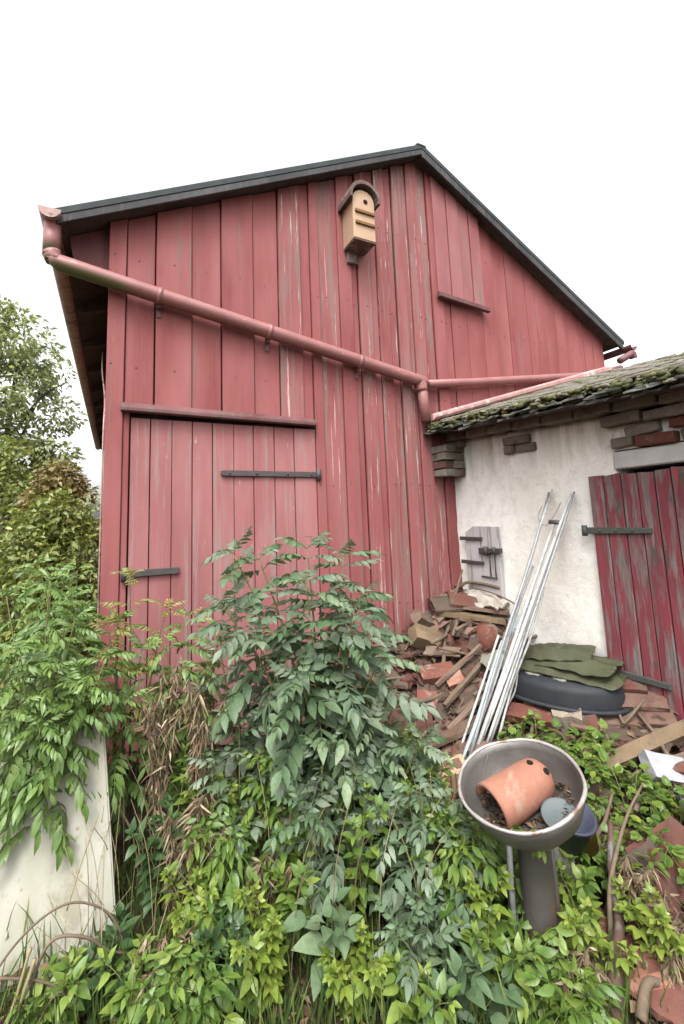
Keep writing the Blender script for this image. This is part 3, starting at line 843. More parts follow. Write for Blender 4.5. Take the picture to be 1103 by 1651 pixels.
def pantile():
    bm = bmesh.new()
    top, bot = [], []
    nx, ny = 4, 8
    for i in range(nx + 1):
        rt, rb = [], []
        for j in range(ny + 1):
            t = j / ny
            yy = (t - 0.5) * 0.235
            zz = 0.030 * (math.cos(2 * math.pi * t) * 0.5 + 0.5) if True else 0
            xx = i / nx * 0.36
            rt.append(bm.verts.new((xx, yy, zz + 0.016))); rb.append(bm.verts.new((xx, yy, zz)))
        top.append(rt); bot.append(rb)
    for i in range(nx):
        for j in range(ny):
            bm.faces.new((top[i][j], top[i + 1][j], top[i + 1][j + 1], top[i][j + 1]))
            bm.faces.new((bot[i][j], bot[i][j + 1], bot[i + 1][j + 1], bot[i + 1][j]))
    for j in range(ny):
        bm.faces.new((top[0][j], top[0][j + 1], bot[0][j + 1], bot[0][j]))
        bm.faces.new((top[nx][j], bot[nx][j], bot[nx][j + 1], top[nx][j + 1]))
    for i in range(nx):
        bm.faces.new((top[i][0], bot[i][0], bot[i + 1][0], top[i + 1][0]))
        bm.faces.new((top[i][ny], top[i + 1][ny], bot[i + 1][ny], bot[i][ny]))
    return bm_mesh(bm, 'tile', True)
pt = pantile()
sl_a = math.atan(PITCH)
for row in range(8):
    for k in range(20):
        y = 3.02 - k * 0.222
        x = 2.565 + row * 0.30 + rnd.uniform(-.012, .012)
        z = eave_z(y) + (x - 2.6) * PITCH + 0.004 + row * 0.0005
        Mx = Matrix.Translation((x, y, z)) @ Matrix.Rotation(-(sl_a - R(2.2)) + rnd.uniform(-.02, .02), 4, 'Y') @ Matrix.Rotation(rnd.uniform(-.02, .02), 4, 'Z')
        link('tile', pt, M['tile'], rf, Mx)
# moss cushions hanging over the eave
bm = bmesh.new()
for k in range(900):
    y = rnd.uniform(-0.2, 3.1)
    u = abs(rnd.gauss(0, 0.10))
    x = 2.57 + u
    z = eave_z(y) + (x - 2.6) * PITCH + rnd.uniform(0.004, 0.036)
    if rnd.random() < 0.30: x = 2.55 + rnd.uniform(-.03, .03); z = eave_z(y) - rnd.uniform(-.025, .05)
    s = rnd.uniform(0.008, 0.026)
    res = bmesh.ops.create_icosphere(bm, subdivisions=1, radius=s, matrix=Matrix.Translation((x, y, z)) @ Matrix.Diagonal((1.0, 1.5, 0.7, 1)))
    for v in res['verts']:
        v.co += Vector((rnd.uniform(-1, 1), rnd.uniform(-1, 1), rnd.uniform(-1, 1))) * s * 0.35
tag(link('moss', bm_mesh(bm, 'moss', True), M['moss'], rf), kind='stuff')
for k in range(34):
    y = 3.08 - k * 0.125 + rnd.uniform(-.04, .04)
    me = loose_mesh('slate', .20, .13, .012, 0, .006, 300 + k, 3, chip=True)
    for lay in range(2):
        Mx = frame(Vector((2.575 + .05 * lay + rnd.uniform(-.03, .03), y + .06 * lay, eave_z(y) - .022 - .020 * lay + rnd.uniform(-.006, .006))), (-1, rnd.uniform(-.3, .3), -.26 + rnd.uniform(-.1, .1)), (-.3, 0, 1))
        link('slate', me.copy(), M['slate'], rf, Mx)
# painted flashing where the shed roof meets the barn
prism('flashing', [(2.57, eave_z(3.17) + 0.05), (5.3, eave_z(3.17) + 2.70 * PITCH + 0.02), (5.3, eave_z(3.17) + 2.70 * PITCH + 0.10), (2.57, eave_z(3.17) + 0.11)],
      3.03, 3.145, M['flash'], shed, 0.02)

# red plank door of the shed
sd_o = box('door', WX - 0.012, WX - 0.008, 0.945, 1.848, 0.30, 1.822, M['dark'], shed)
child_of(sd_o)
dy = [1.853, 1.756, 1.648, 1.553, 1.461, 1.375, 1.27, 1.16, 1.05, 0.94]
for i in range(9):
    yo = rnd.uniform(0, .006)
    prism_x('plank', [(dy[i] - .003, 0.28 + rnd.uniform(0, .04)), (dy[i + 1] + .003, 0.28 + rnd.uniform(0, .04)), (dy[i + 1] + .003, 1.832 + rnd.uniform(-.008, .010)), (dy[i] - .003, 1.832 + rnd.uniform(-.008, .010))],
            WX - 0.042 - yo, WX - 0.013, M['shed_door'], sd_o, 0.004)
for zc in (1.484, 0.62):
    prism_x('hinge', [(1.905, zc - 0.022), (1.50, zc - 0.016), (1.50, zc + 0.016), (1.905, zc + 0.022)], WX - 0.062, WX - 0.0495, M['iron_green'], sd_o, 0.003)
    tube('hinge_pin', [(WX - 0.055, 1.905, zc - 0.035), (WX - 0.055, 1.905, zc + 0.035)], 0.018, M['iron_green'], sd_o, 8)
for q in (1.80, 1.70, 1.60):
    bm = bmesh.new(); bmesh.ops.create_uvsphere(bm, u_segments=8, v_segments=5, radius=0.008, matrix=Matrix.Translation((WX - 0.064, q, 1.484)))
    link('bolt', bm_mesh(bm, 'bolt', True), M['iron_green'], sd_o)

# small grey shutter with iron fittings
sh = prism_x('shutter', [(3.035, 0.95), (2.655, 0.95), (2.660, 1.512), (2.93, 1.518), (3.03, 1.465)], WX - 0.042, WX - 0.014, M['grey_board'], sw, 0.004)
child_of(sh)
for zc in (1.412, 1.208):
    prism_x('hinge', [(3.085, zc - .016), (2.825, zc - .013), (2.825, zc + .013), (3.085, zc + .016)], WX - 0.060, WX - 0.043, M['iron'], sw, 0.003)
prism_x('latch', [(2.86, 1.285), (2.62, 1.300), (2.62, 1.338), (2.86, 1.335)], WX - 0.068, WX - 0.043, M['iron'], sw, 0.005)
bm = bmesh.new(); tube_bm(bm, [(WX - 0.075, 2.77, 1.275), (WX - 0.075, 2.77, 1.350)], 0.018, 8); tube_bm(bm, [(WX - 0.075, 2.68, 1.29), (WX - 0.075, 2.68, 1.348)], 0.014, 8)
link('latch_bolt', bm_mesh(bm, 'latch_bolt', True), M['iron'], sw)
for yy in (2.755, 2.70):
    tube('latch_wire', [(WX - 0.05, yy, 1.285), (WX - 0.05, yy, 1.10)], 0.005, M['iron'], sw, 5)
tube('latch_wire', [(WX - 0.05, 2.86, 1.098), (WX - 0.05, 2.69, 1.096)], 0.006, M['iron'], sw, 5)

# ------------------------------------------------------------------ debris heap
def build_heap():
    bm = bmesh.new()
    g = {}
    nx, ny = 44, 62
    for j in range(ny + 1):
        for i in range(nx + 1):
            x = 0.95 + (2.865 - 0.95) * i / nx
            y = 0.05 + (3.165 - 0.05) * j / ny
            h = heap_h(x, y)
            z = h - 0.055 + (0.045 * noise.noise(Vector((x * 4, y * 4, 0))) + 0.03 * noise.noise(Vector((x * 11, y * 11, 2)))) * min(1, h * 6)
            if h <= 0.001: z = -0.08
            g[i, j] = bm.verts.new((x, y, z))
    for j in range(ny):
        for i in range(nx):
            bm.faces.new((g[i, j], g[i + 1, j], g[i + 1, j + 1], g[i, j + 1]))
    o = link('rubble_ground', bm_mesh(bm, 'rubble_ground', True), simple_noise('rubble_soil', (0.085, 0.055, 0.04), (0.13, 0.085, 0.06), 14, 0.95, 0.1, bump=0.03, world=True, c3=(0.06, 0.045, 0.03)))
    tag(o, kind='structure')
build_heap()

def on_heap(x, y, dz=0.0):
    return Vector((x, y, max(heap_h(x, y), ground_h(x, y)) + dz))

def heap_normal(x, y):
    e = 0.03
    a = (heap_h(x + e, y) - heap_h(x - e, y)) / (2 * e)
    b = (heap_h(x, y + e) - heap_h(x, y - e)) / (2 * e)
    return Vector((-a, -b, 1)).normalized()

def loose(name, label, cat, mat, me, pos, along, up=(0, 0, 1), group=None):
    o = link(name, me, mat, None, frame(Vector(pos), along, up))
    return tag(o, label, cat, group)

def between(name, label, cat, mat, a, b, wd, th, seed=0, up=(0, 0, 1), bend=0, group=None):
    a, b = Vector(a), Vector(b)
    me = loose_mesh(name, (b - a).length, wd, th, bend, 0.004, seed, 5)
    return loose(name, label, cat, mat, me, (a + b) / 2, b - a, up, group)

# filler shards and sticks covering the mound
shards = [loose_mesh('tile_shard', 0.17, 0.13, 0.018, 0.08, 0.006, s, 3, chip=True) for s in range(5)]
sticks = []
for s in range(5):
    bm = bmesh.new(); r_ = random.Random(s + 40)
    tube_bm(bm, [(-.25, 0, 0), (-.1, r_.uniform(-.02, .02), r_.uniform(-.01, .02)), (.1, r_.uniform(-.02, .02), r_.uniform(-.01, .02)), (.25, r_.uniform(-.03, .03), 0)], [.011, .012, .010, .007], 6)
    sticks.append(bm_mesh(bm, 'stick', True))
def scatter(n, kind):
    c = 0
    while c < n:
        y = rnd.uniform(0.9, 3.12); x = rnd.uniform(1.4, 2.80)
        h = heap_h(x, y)
        if h < 0.05: continue
        c += 1
        nrm = heap_normal(x, y)
        up = (nrm + Vector((rnd.uniform(-.5, .5), rnd.uniform(-.5, .5), 0))).normalized()
        al = Vector((rnd.uniform(-1, 1), rnd.uniform(-1, 1), rnd.uniform(-.4, .4)))
        if abs(al.normalized().dot(up)) > 0.9: al = Vector((1, 0, 0))
        if kind == 'shard':
            Mx = frame(on_heap(x, y, rnd.uniform(-.03, .025)), al, up) @ Matrix.Scale(rnd.uniform(.7, 1.35), 4)
            o = link('tile_shard', shards[c % 5].copy() if False else (shards_b if rnd.random() < .55 else shards_a)[c % 5], None, None, Mx)
            cl = 'dusky brown' if o.data in shards_b else 'dull red'
            where = 'on the upper heap by the barn wall' if y > 2.6 else 'around the foot of the leaning poles' if y > 2.05 else 'on the slope below the red plank door'
            tag(o, cl + ' tile shard lying loose ' + where, 'tile shard', cl + ' tile shards ' + where)
        else:
            al = Vector((rnd.uniform(.2, 1), rnd.uniform(-.6, .6), rnd.uniform(-.1, .5)))
            Mx = frame(on_heap(x, y, rnd.uniform(0, .05)), al, up) @ Matrix.Scale(rnd.uniform(.6, 1.3), 4)
            o = link('stick', sticks[c % 5], M['twig'], None, Mx)
            where = 'on the upper heap by the barn wall' if y > 2.6 else 'around the foot of the leaning poles' if y > 2.05 else 'on the slope below the red plank door'
            tag(o, 'thin grey brown stick lying ' + where, 'stick', 'sticks ' + where)
shards_a, shards_b = [], []
for s_ in shards:
    a_ = s_.copy(); a_.materials.append(M['clay']); shards_a.append(a_)
    b_ = s_.copy(); b_.materials.append(M['clay_brown']); shards_b.append(b_)
scatter(215, 'shard')
scatter(80, 'stick')
brd = []
for s_ in range(6):
    me = loose_mesh('board_piece', (.30, .36, .24)[s_ % 3], .085, .015, 0, .004, 400 + s_, 4, chip=True)
    me.materials.append((M['old_wood'], M['red_plank'], M['clay_brown'])[s_ % 3]); brd.append(me)
for k in range(44):
    y = rnd.uniform(1.5, 3.05); x = rnd.uniform(1.75, 2.75)
    h = heap_h(x, y)
    if h < .08: continue
    nrm = heap_normal(x, y)
    al = Vector((rnd.uniform(.3, 1), rnd.uniform(-1.0, .6), 0)); al = (al - nrm * al.dot(nrm)).normalized() + Vector((0, 0, rnd.uniform(-.25, .35)))
    q = rnd.randrange(6)
    o = link('board_piece', brd[q], None, None, frame(on_heap(x, y, rnd.uniform(.0, .06)), al, nrm + Vector((rnd.uniform(-.3, .3), rnd.uniform(-.3, .3), 0))))
    cl = ('grey brown', 'red brown', 'dusky brown')[q % 3]
    where = 'on the upper heap by the barn wall' if y > 2.6 else 'around the foot of the leaning poles' if y > 2.05 else 'on the slope below the red plank door'
    tag(o, cl + ' broken board lying ' + where, 'board', cl + ' broken boards ' + where)
# leaf litter over mound and ground
bm = bmesh.new()
for k in range(9000):
    x = rnd.uniform(-0.9, 2.85); y = rnd.uniform(0.7, 3.15)
    if x < 1.2 and rnd.random() < .5: continue
    p = on_heap(x, y, rnd.uniform(-.01, .05))
    s = rnd.uniform(.012, .035)
    q = Matrix.Translation(p) @ Matrix.Rotation(rnd.uniform(0, 6.3), 4, 'Z') @ Matrix.Rotation(rnd.uniform(-.7, .7), 4, 'X') @ Matrix.Rotation(rnd.uniform(-.7, .7), 4, 'Y')
    v = [bm.verts.new(q @ Vector(c)) for c in ((-s, 0, 0), (-s * .2, -s * .45, s * .1), (s, 0, -s * .2), (s * .1, s * .5, s * .15))]
    bm.faces.new(v)
tag(link('leaf_litter', bm_mesh(bm, 'leaf_litter'), M['litter']), 'brown leaf litter covering the soil and rubble', 'leaf litter', kind='stuff')

# individual pieces one can point at
loose('wood_block', 'split yellow-brown wood block at the left end of the rubble heap', 'wood block', M['pale_wood'], loose_mesh('wood_block', .25, .14, .11, 0, .008, 3), (2.24, 2.91, .655), (.95, -.15, -.42), (-.3, -.5, .8))
loose('wood_block', 'rough brown wood chunk lying behind the yellow-brown split block', 'wood block', M['old_wood'], loose_mesh('wood_block', .20, .12, .08, 0, .010, 4), (2.32, 3.04, .76), (.8, .1, -.5), (-.2, -.4, .9))
loose('clay_tile', 'curved reddish brown roof tile on the peak of the heap by the barn corner', 'roof tile', M['clay_brown'], loose_mesh('clay_tile', .36, .22, .02, .16, .003, 5, 5), (2.60, 3.00, .875), (.9, -.35, .05), (-.1, -.3, 1))
loose('clay_tile', 'orange red roof tile leaning half hidden under the dirty white plastic', 'roof tile', M['clay'], loose_mesh('clay_tile', .30, .20, .02, .12, .003, 6, 5), (2.70, 2.93, .90), (.8, -.5, -.1), (-.3, -.3, 1))
between('plank', 'pale weathered plank end lying level below the dirty white plastic', 'plank', M['pale_wood'], (2.47, 3.02, .815), (2.80, 2.62, .775), .10, .035, 7)
between('plank', 'dark timber batten lying just above the pale plank end', 'plank', M['old_wood'], (2.58, 2.98, .865), (2.84, 2.62, .835), .07, .03, 8)
# dirty white crumpled plastic
def cloth(name, label, cat, mat, cx, cy, cz, lx, ly, hfun, rot=0.0, th=0.012, n=30, seed=1, tilt=0.0, wr=0.0, nz=1.0):
    bm = bmesh.new()
    g = {}
    Mx = Matrix.Translation((cx, cy, cz)) @ Matrix.Rotation(rot, 4, 'Z') @ Matrix.Rotation(tilt, 4, 'X')
    for j in range(n + 1):
        for i in range(n + 1):
            u, v = i / n * 2 - 1, j / n * 2 - 1
            # rounded outline
            k = 1.0 / max(1.0, (abs(u) ** 7 + abs(v) ** 7) ** (1 / 7))
            k *= 1 + 0.10 * nz * noise.noise(Vector((u * 1.5 + seed, v * 1.5, seed)))
            x, y = u * k * lx, v * k * ly
            z = hfun(u, v) + wr * (1 - abs(noise.noise(Vector((u * 1.3 + v * 1.1 + seed, v * 2.6 - u * .8, seed * 2)))) * 3.0) + 0.02 * nz * noise.noise(Vector((u * 2.2 + seed, v * 2.2, seed))) + 0.009 * nz * noise.noise(Vector((u * 6, v * 6 + seed, seed)))
            g[i, j] = bm.verts.new(Mx @ Vector((x, y, z)))
    for j in range(n):
        for i in range(n): bm.faces.new((g[i, j], g[i + 1, j], g[i + 1, j + 1], g[i, j + 1]))
    bmesh.ops.solidify(bm, geom=bm.faces[:], thickness=th)
    o = link(name, bm_mesh(bm, name, True), mat)
    return tag(o, label, cat)
cloth('plastic_sheet', 'crumpled dirty white plastic sheet on top of the heap under the grey shutter', 'plastic sheet', M['white_sheet'], 2.78, 2.86, .90, .09, .24, lambda u, v: .05 * (1 - u * u) * (1 - v * v) + .04 * u, rot=.15, seed=3, wr=.02)
tube_o = tube('branch', curve_pts([(2.62, 3.10, .90), (2.74, 3.08, .975), (2.80, 3.02, 1.03), (2.82, 2.85, 1.035), (2.83, 2.68, 1.02)], 5), [0.013] * 21, M['twig'])
tag(tube_o, 'dark bent branch lying along the heap top below the grey shutter', 'branch')
tube_o = tube('branch', curve_pts([(2.78, 2.95, 1.0), (2.78, 2.75, .985), (2.76, 2.55, .955), (2.72, 2.42, .93)], 5), 0.006, M['twig'])
tag(tube_o, 'thin drooping twig crossing the white plastic sheet', 'branch')
# rounded red block beside the poles
bm = bmesh.new()
bmesh.ops.create_cone(bm, cap_ends=True, segments=14, radius1=.085, radius2=.075, depth=.24)
bmesh.ops.bevel(bm, geom=[e for e in bm.edges if len(e.link_faces) == 2 and e.calc_face_angle(0) > .8], offset=.015, segments=2, affect='EDGES')
o = link('clay_pipe', bm_mesh(bm, 'clay_pipe', True), M['brick'], None, Matrix.Translation((2.58, 2.61, .66)) @ Matrix.Rotation(.12, 4, 'X'))
tag(o, 'short upright dull red clay pipe stub just left of the poles', 'clay pipe')
loose('brick', 'whole dull red brick lying flat on the heap below the wood blocks', 'brick', M['brick'], loose_mesh('brick', .25, .12, .065, 0, .004, 11), (2.13, 2.66, .485), (.85, -.35, .1), (-.4, -.4, .9))
loose('brick', 'bright orange red brick end poking out beside the dull red brick', 'brick', M['terracotta'], loose_mesh('brick', .12, .10, .06, 0, .005, 12), (2.20, 2.55, .46), (.7, -.5, .4), (-.4, -.4, .9))
loose('brick', 'small bright red brick lump low on the left of the heap', 'brick', M['brick'], loose_mesh('brick', .13, .11, .07, 0, .008, 13), (1.95, 2.58, .36), (.8, -.4, -.2), (-.4, -.5, .8))
loose('clay_tile', 'curved rusty roof tile at the lower left foot of the heap', 'roof tile', M['clay'], loose_mesh('clay_tile', .24, .16, .018, .2, .003, 14, 5), (1.80, 2.52, .27), (.9, -.35, .15), (-.5, -.5, .8))
between('stick', 'thick grey stick rising diagonally up the middle of the heap', 'stick', M['twig'], (2.0, 2.45, .36), (2.42, 2.46, .60), .03, .026, 15)
between('stick', 'long brown lath rising diagonally below the thick grey stick', 'stick', M['old_wood'], (1.92, 2.32, .28), (2.38, 2.33, .50), .035, .018, 16)
between('stick', 'dark lath leaning beside the clay pipe stub', 'stick', M['old_wood'], (2.05, 2.58, .44), (2.45, 2.55, .66), .03, .02, 17)
between('plank', 'brown plank rising from the weeds toward the foot of the poles', 'plank', M['old_wood'], (1.70, 2.36, .19), (2.12, 2.22, .345), .085, .03, 18)
# perforated hollow block half hidden by leaves
def hollow_block():
    root = empty('hollow_block', (1.70, 2.10, 0.1), 'beige ribbed hollow clay block standing in the weeds left of the basin', 'clay block')
    Mx = frame(Vector((1.70, 2.12, .135)), (.9, -.35, .1), (-.15, -.2, 1))
    bm = bmesh.new()
    L_, H_, D_ = .26, .19, .12
    # ribbed outline extruded
    pts = []
    n = 9
    for i in range(n):
        x0 = -L_ / 2 + L_ * i / n; x1 = x0 + L_ / n
        pts += [(x0 + .004, -D_ / 2 - .006), (x1 - .004, -D_ / 2 - .006), (x1 - .002, -D_ / 2 + .004), (x1 + .002, -D_ / 2 + .004)]
    pts = pts[:-1]
    pts += [(L_ / 2, D_ / 2), (-L_ / 2, D_ / 2)]
    a = [bm.verts.new(Mx @ Vector((x, y, -H_ / 2))) for x, y in pts]; b = [bm.verts.new(Mx @ Vector((x, y, H_ / 2))) for x, y in pts]
    bm.faces.new(a[::-1]); bm.faces.new(b)
    for i in range(len(pts)): bm.faces.new((a[i], a[(i + 1) % len(pts)], b[(i + 1) % len(pts)], b[i]))
    link('block_body', bm_mesh(bm, 'block_body'), M['hollow'], root)
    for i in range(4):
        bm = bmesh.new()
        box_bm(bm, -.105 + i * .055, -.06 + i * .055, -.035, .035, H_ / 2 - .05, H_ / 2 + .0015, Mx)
        link('cell', bm_mesh(bm, 'cell'), M['terracotta_in'], root)  # solid insert, its darker clay stands in for shade inside the cell
hollow_block()

# black tub with folded sheets on top
def tub():
    root = empty('tub', (2.56, 2.03, .42), 'shallow black plastic tub turned upside down on the rubble under folded tarpaulins', 'tub')
    bm = bmesh.new()
    prof = [(1.00, .012), (1.005, .03), (.97, .10), (.93, .135), (.5, .14)]
    Mx = Matrix.Translation((2.57, 2.03, .46)) @ Matrix.Rotation(R(22), 4, 'Z') @ Matrix.Rotation(R(-3), 4, 'Y')
    n = 36
    rings = [[bm.verts.new(Mx @ Vector((r_ * .22 * math.cos(2 * math.pi * k / n), r_ * .37 * math.sin(2 * math.pi * k / n), z))) for k in range(n)] for r_, z in prof]
    for i in range(len(rings) - 1):
        for k in range(n): bm.faces.new((rings[i][k], rings[i][(k + 1) % n], rings[i + 1][(k + 1) % n], rings[i + 1][k]))
    bm.faces.new(rings[0][::-1]); bm.faces.new(rings[-1])
    link('tub_body', bm_mesh(bm, 'tub_body', True), M['plastic_black'], root)
    bm = bmesh.new()
    tube_bm(bm, [Mx @ Vector((1.05 * .22 * math.cos(2 * math.pi * k / n), 1.05 * .37 * math.sin(2 * math.pi * k / n), .016)) for k in range(n + 1)], .013, 8, False)
    link('tub_rim', bm_mesh(bm, 'tub_rim', True), M['plastic_black'], root)
tub()
cloth('folded_sheet', 'pale grey green folded sheet under the olive tarpaulin on the black tub', 'folded sheet', M['sheet'], 2.53, 2.20, .605, .17, .29, lambda u, v: .035 * (1 - u * u) * (1 - .6 * v * v) - .03 * max(0, -u), rot=.30, th=.022, seed=5, wr=.012)
def tarpaulin():
    root = empty('tarpaulin', (2.64, 1.98, .62), 'olive green tarpaulin folded in thick layers on top of the black tub', 'tarpaulin')
    for k, (cx_, cy_, cz_, lx, ly, rt, tl, sd_) in enumerate(((2.63, 2.00, .635, .17, .32, .34, R(2), 9), (2.645, 1.99, .672, .155, .28, .26, R(-3), 12), (2.655, 2.07, .708, .14, .21, .44, R(-7), 15))):
        o = cloth('folded_layer', None, None, M['tarp'], cx_, cy_, cz_, lx, ly, lambda u, v: .03 * (1 - u * u) * (1 - v * v) - .045 * max(0, -u - .35) - .02 * max(0, abs(v) - .6), rot=rt, th=.016, seed=sd_, tilt=tl, wr=.008, nz=.45)
        o.parent = root
        o.matrix_parent_inverse = Matrix.Translation(-Vector(root.location))
tarpaulin()
between('plank', 'mossy yellow plank lying just under the black tub', 'plank', M['yellow_plank'], (2.36, 2.12, .44), (2.80, 1.66, .50), .09, .03, 21)
between('plank', 'dark damp plank under the yellow plank and the black tub', 'plank', M['old_wood'], (2.30, 2.05, .40), (2.74, 1.66, .46), .08, .03, 22)
loose('brick', 'brick red slab lying behind the rim of the basin', 'brick', M['brick'], loose_mesh('brick', .26, .13, .04, 0, .005, 23), (2.30, 2.02, .40), (.5, -.85, .05), (-.3, -.1, 1))
loose('rubble_block', 'pale pinkish mortar lump right of the brick red slab', 'rubble', M['mortar'], loose_mesh('rubble_block', .15, .12, .10, 0, .012, 24), (2.42, 1.86, .42), (.5, -.85, .05), (-.3, -.3, 1))
loose('tile_shard', 'large red tile shard tipped up near the pale mortar lump', 'tile shard', M['clay'], loose_mesh('tile_shard', .2, .15, .02, .1, .006, 25, 4, chip=True), (2.46, 1.80, .43), (.4, -.8, .2), (-.6, -.3, .8))
between('rod', 'grey metal bar standing tilted in the weeds right of the basin', 'bar', M['alu'], (2.35, 1.62, .24), (2.50, 1.80, .47), .022, .008, 26, up=(-1, -.3, .3))
# stacked red brown boards
for i, (a, b, dz, lab) in enumerate(((( 2.50, 1.86), (2.80, 1.50), .00, 'lowest red brown board of the tilted stack by the red plank door'),
                                     ((2.58, 1.90), (2.84, 1.55), .035, 'middle red brown board of the tilted stack by the red plank door'),
                                     ((2.68, 1.93), (2.86, 1.66), .065, 'topmost orange red board of the tilted stack by the red plank door'))):
    a3 = Vector((a[0], a[1], heap_h(*a) + .03 + dz)); b3 = Vector((b[0], b[1], heap_h(*b) + .03 + dz))
    between('board', lab, 'board', M['red_plank'] if i < 2 else M['clay'], a3, b3, .17, .028, 30 + i, up=(-.45, -.1, 1))
between('timber_beam', 'long brown timber beam slanting up to the right edge below the red door', 'beam', M['pale_wood'], (2.26, 1.60, .30), (2.90, 1.36, .50), .065, .055, 35, up=(-.5, -.5, 1))
between('timber_beam', 'grey brown timber lying below the long beam at the right edge', 'beam', M['old_wood'], (2.55, 1.36, .33), (2.92, 1.22, .42), .10, .05, 36, up=(-.5, -.5, 1))
loose('foam_block', 'dirty white foam block under the timber beam at the right edge', 'block', M['white_block'], loose_mesh('foam_block', .18, .12, .07, 0, .006, 37), (2.47, 1.385, .335), (.85, -.5, -.2), (-.4, -.5, .9))
loose('foam_block', 'second pale block half sunk in weeds below the white foam block', 'block', M['white_block'], loose_mesh('foam_block', .16, .12, .06, 0, .006, 38), (2.44, 1.25, .24), (.9, -.4, -.1), (-.4, -.5, .9))

# ------------------------------------------------------------------ leaning poles
pole_i = 0
def pole(a, b, r, mat, label, hook=False):
    bd = rnd.uniform(-.012, .012)
    root = tube('pole', curve_pts([a, Vector(a).lerp(Vector(b), .35) + Vector((bd * .6, -bd, -.006)), Vector(a).lerp(Vector(b), .7) + Vector((-bd * .4, bd * .7, -.004)), b], 4), r, mat, None, 8)
    tag(root, label, 'pole', 'poles leaning on the white shed wall')
    child_of(root)
    return root
pole((1.86, 2.10, .20), (2.835, 2.155, 1.755), .0095, M['alu'], 'longest grey pole with a hooked top, leftmost at the wall')
pole((1.95, 2.17, .24), (2.84, 2.13, 1.775), .007, M['white_pole'], 'thin white pole lying against the hooked grey pole')
pole((1.98, 2.13, .25), (2.835, 1.985, 1.735), .0105, M['white_pole'], 'thick white pole whose dark top leans farthest right on the wall')
pole((2.02, 2.10, .24), (2.838, 1.965, 1.745), .0075, M['alu'], 'slim grey pole behind the thick white pole on the right')
pole((1.93, 2.12, .22), (2.80, 2.10, 1.56), .0115, M['white_pole'], 'broad white pole ending at the small clamp')
pole((2.00, 2.10, .25), (2.80, 2.06, 1.54), .0085, M['white_pole'], 'white pole next to the broad one ending below the clamp')
pole((1.84, 2.14, .18), (2.47, 2.20, .93), .009, M['teal_pole'], 'short pale teal pole lowest on the left of the bundle')
pole((1.90, 2.14, .22), (2.62, 2.17, 1.25), .0085, M['alu'], 'grey pole reaching half way up the wall beside the teal pole')
pole((2.06, 2.12, .26), (2.55, 2.15, 1.06), .008, M['white_pole'], 'short white pole crossing the middle of the bundle')
pole((1.88, 2.16, .20), (2.33, 2.22, .78), .011, M['teal_pole'], 'stubby teal tube at the lower left of the bundle')
pole((1.92, 2.16, .22), (2.38, 2.19, .84), .009, M['white_pole'], 'stubby white tube beside the stubby teal tube')
pole((2.08, 2.08, .28), (2.60, 2.08, 1.12), .0075, M['white_pole'], 'bent white pole on the right side of the bundle')
pole((1.86, 2.20, .17), (2.36, 2.28, .80), .0075, M['white_pole'], 'thin white rod outermost on the left of the bundle')
pole((2.10, 2.14, .28), (2.30, 2.16, .62), .006, M['alu'], 'very short thin rod standing right of the bundle foot')
pole((2.16, 2.12, .30), (2.33, 2.12, .60), .006, M['alu'], 'second very short thin rod at the right of the bundle foot')
o = tube('clamp', [(2.775, 2.13, 1.545), (2.785, 2.035, 1.538)], .016, M['galv'], None, 8)
tag(o, 'small grey clamp holding the tops of two white poles', 'clamp')
o = tube('wire_hook', curve_pts([(2.79, 2.19, 1.66), (2.80, 2.24, 1.58), (2.80, 2.18, 1.52), (2.80, 2.10, 1.60), (2.82, 2.06, 1.68)], 5), .004, M['white_pole'], None, 5)
tag(o, 'pale bent wire loop hanging round the pole tops', 'wire')

# ------------------------------------------------------------------ basin on its pedestal
BC = Vector((1.348, 1.262, .64))
bas = empty('basin', (1.375, 1.265, 0), 'round grey steel basin tilted forward on a rusty pedestal among the weeds', 'basin')
tiltM = Matrix.Translation(BC) @ Matrix.Rotation(R(-17.5), 4, 'Y') @ Matrix.Scale(.93, 4)
def lathe(prof, n=40, Mx=Matrix.Identity(4), cap0=False, cap1=False):
    bm = bmesh.new()
    rings = [[bm.verts.new(Mx @ Vector((r_ * math.cos(2 * math.pi * k / n), r_ * math.sin(2 * math.pi * k / n), z))) for k in range(n)] for r_, z in prof]
    for i in range(len(rings) - 1):
        for k in range(n): bm.faces.new((rings[i][k], rings[i][(k + 1) % n], rings[i + 1][(k + 1) % n], rings[i + 1][k]))
    if cap0: bm.faces.new(rings[0][::-1])
    if cap1: bm.faces.new(rings[-1])
    return bm
bowl = lathe([(.03, -.155), (.10, -.152), (.165, -.13), (.205, -.085), (.226, -.03), (.232, .0), (.224, .0), (.217, -.03), (.197, -.08), (.158, -.122), (.10, -.142), (.03, -.146)], 44, tiltM, True, True)
for v in bowl.verts:
    q_ = noise.noise(v.co * 9.0) * .004 + noise.noise(v.co * 28.0) * .0012
    v.co += (v.co - BC).normalized() * q_
bw = link('bowl', bm_mesh(bowl, 'bowl', True), M['galv'], bas)
bm = bmesh.new()
n = 48
def rim_p(k):
    p_ = tiltM @ Vector((.230 * math.cos(2 * math.pi * k / n), .230 * math.sin(2 * math.pi * k / n), .002))
    return p_ + (p_ - BC).normalized() * (noise.noise(p_ * 9.0) * .006) + Vector((0, 0, noise.noise(p_ * 6.0) * .005))
tube_bm(bm, [rim_p(k) for k in range(n + 1)], [.0062 + .0025 * noise.noise(rim_p(k) * 14) for k in range(n + 1)], 8, False)
link('rim', bm_mesh(bm, 'rim', True), M['rim'], bas)
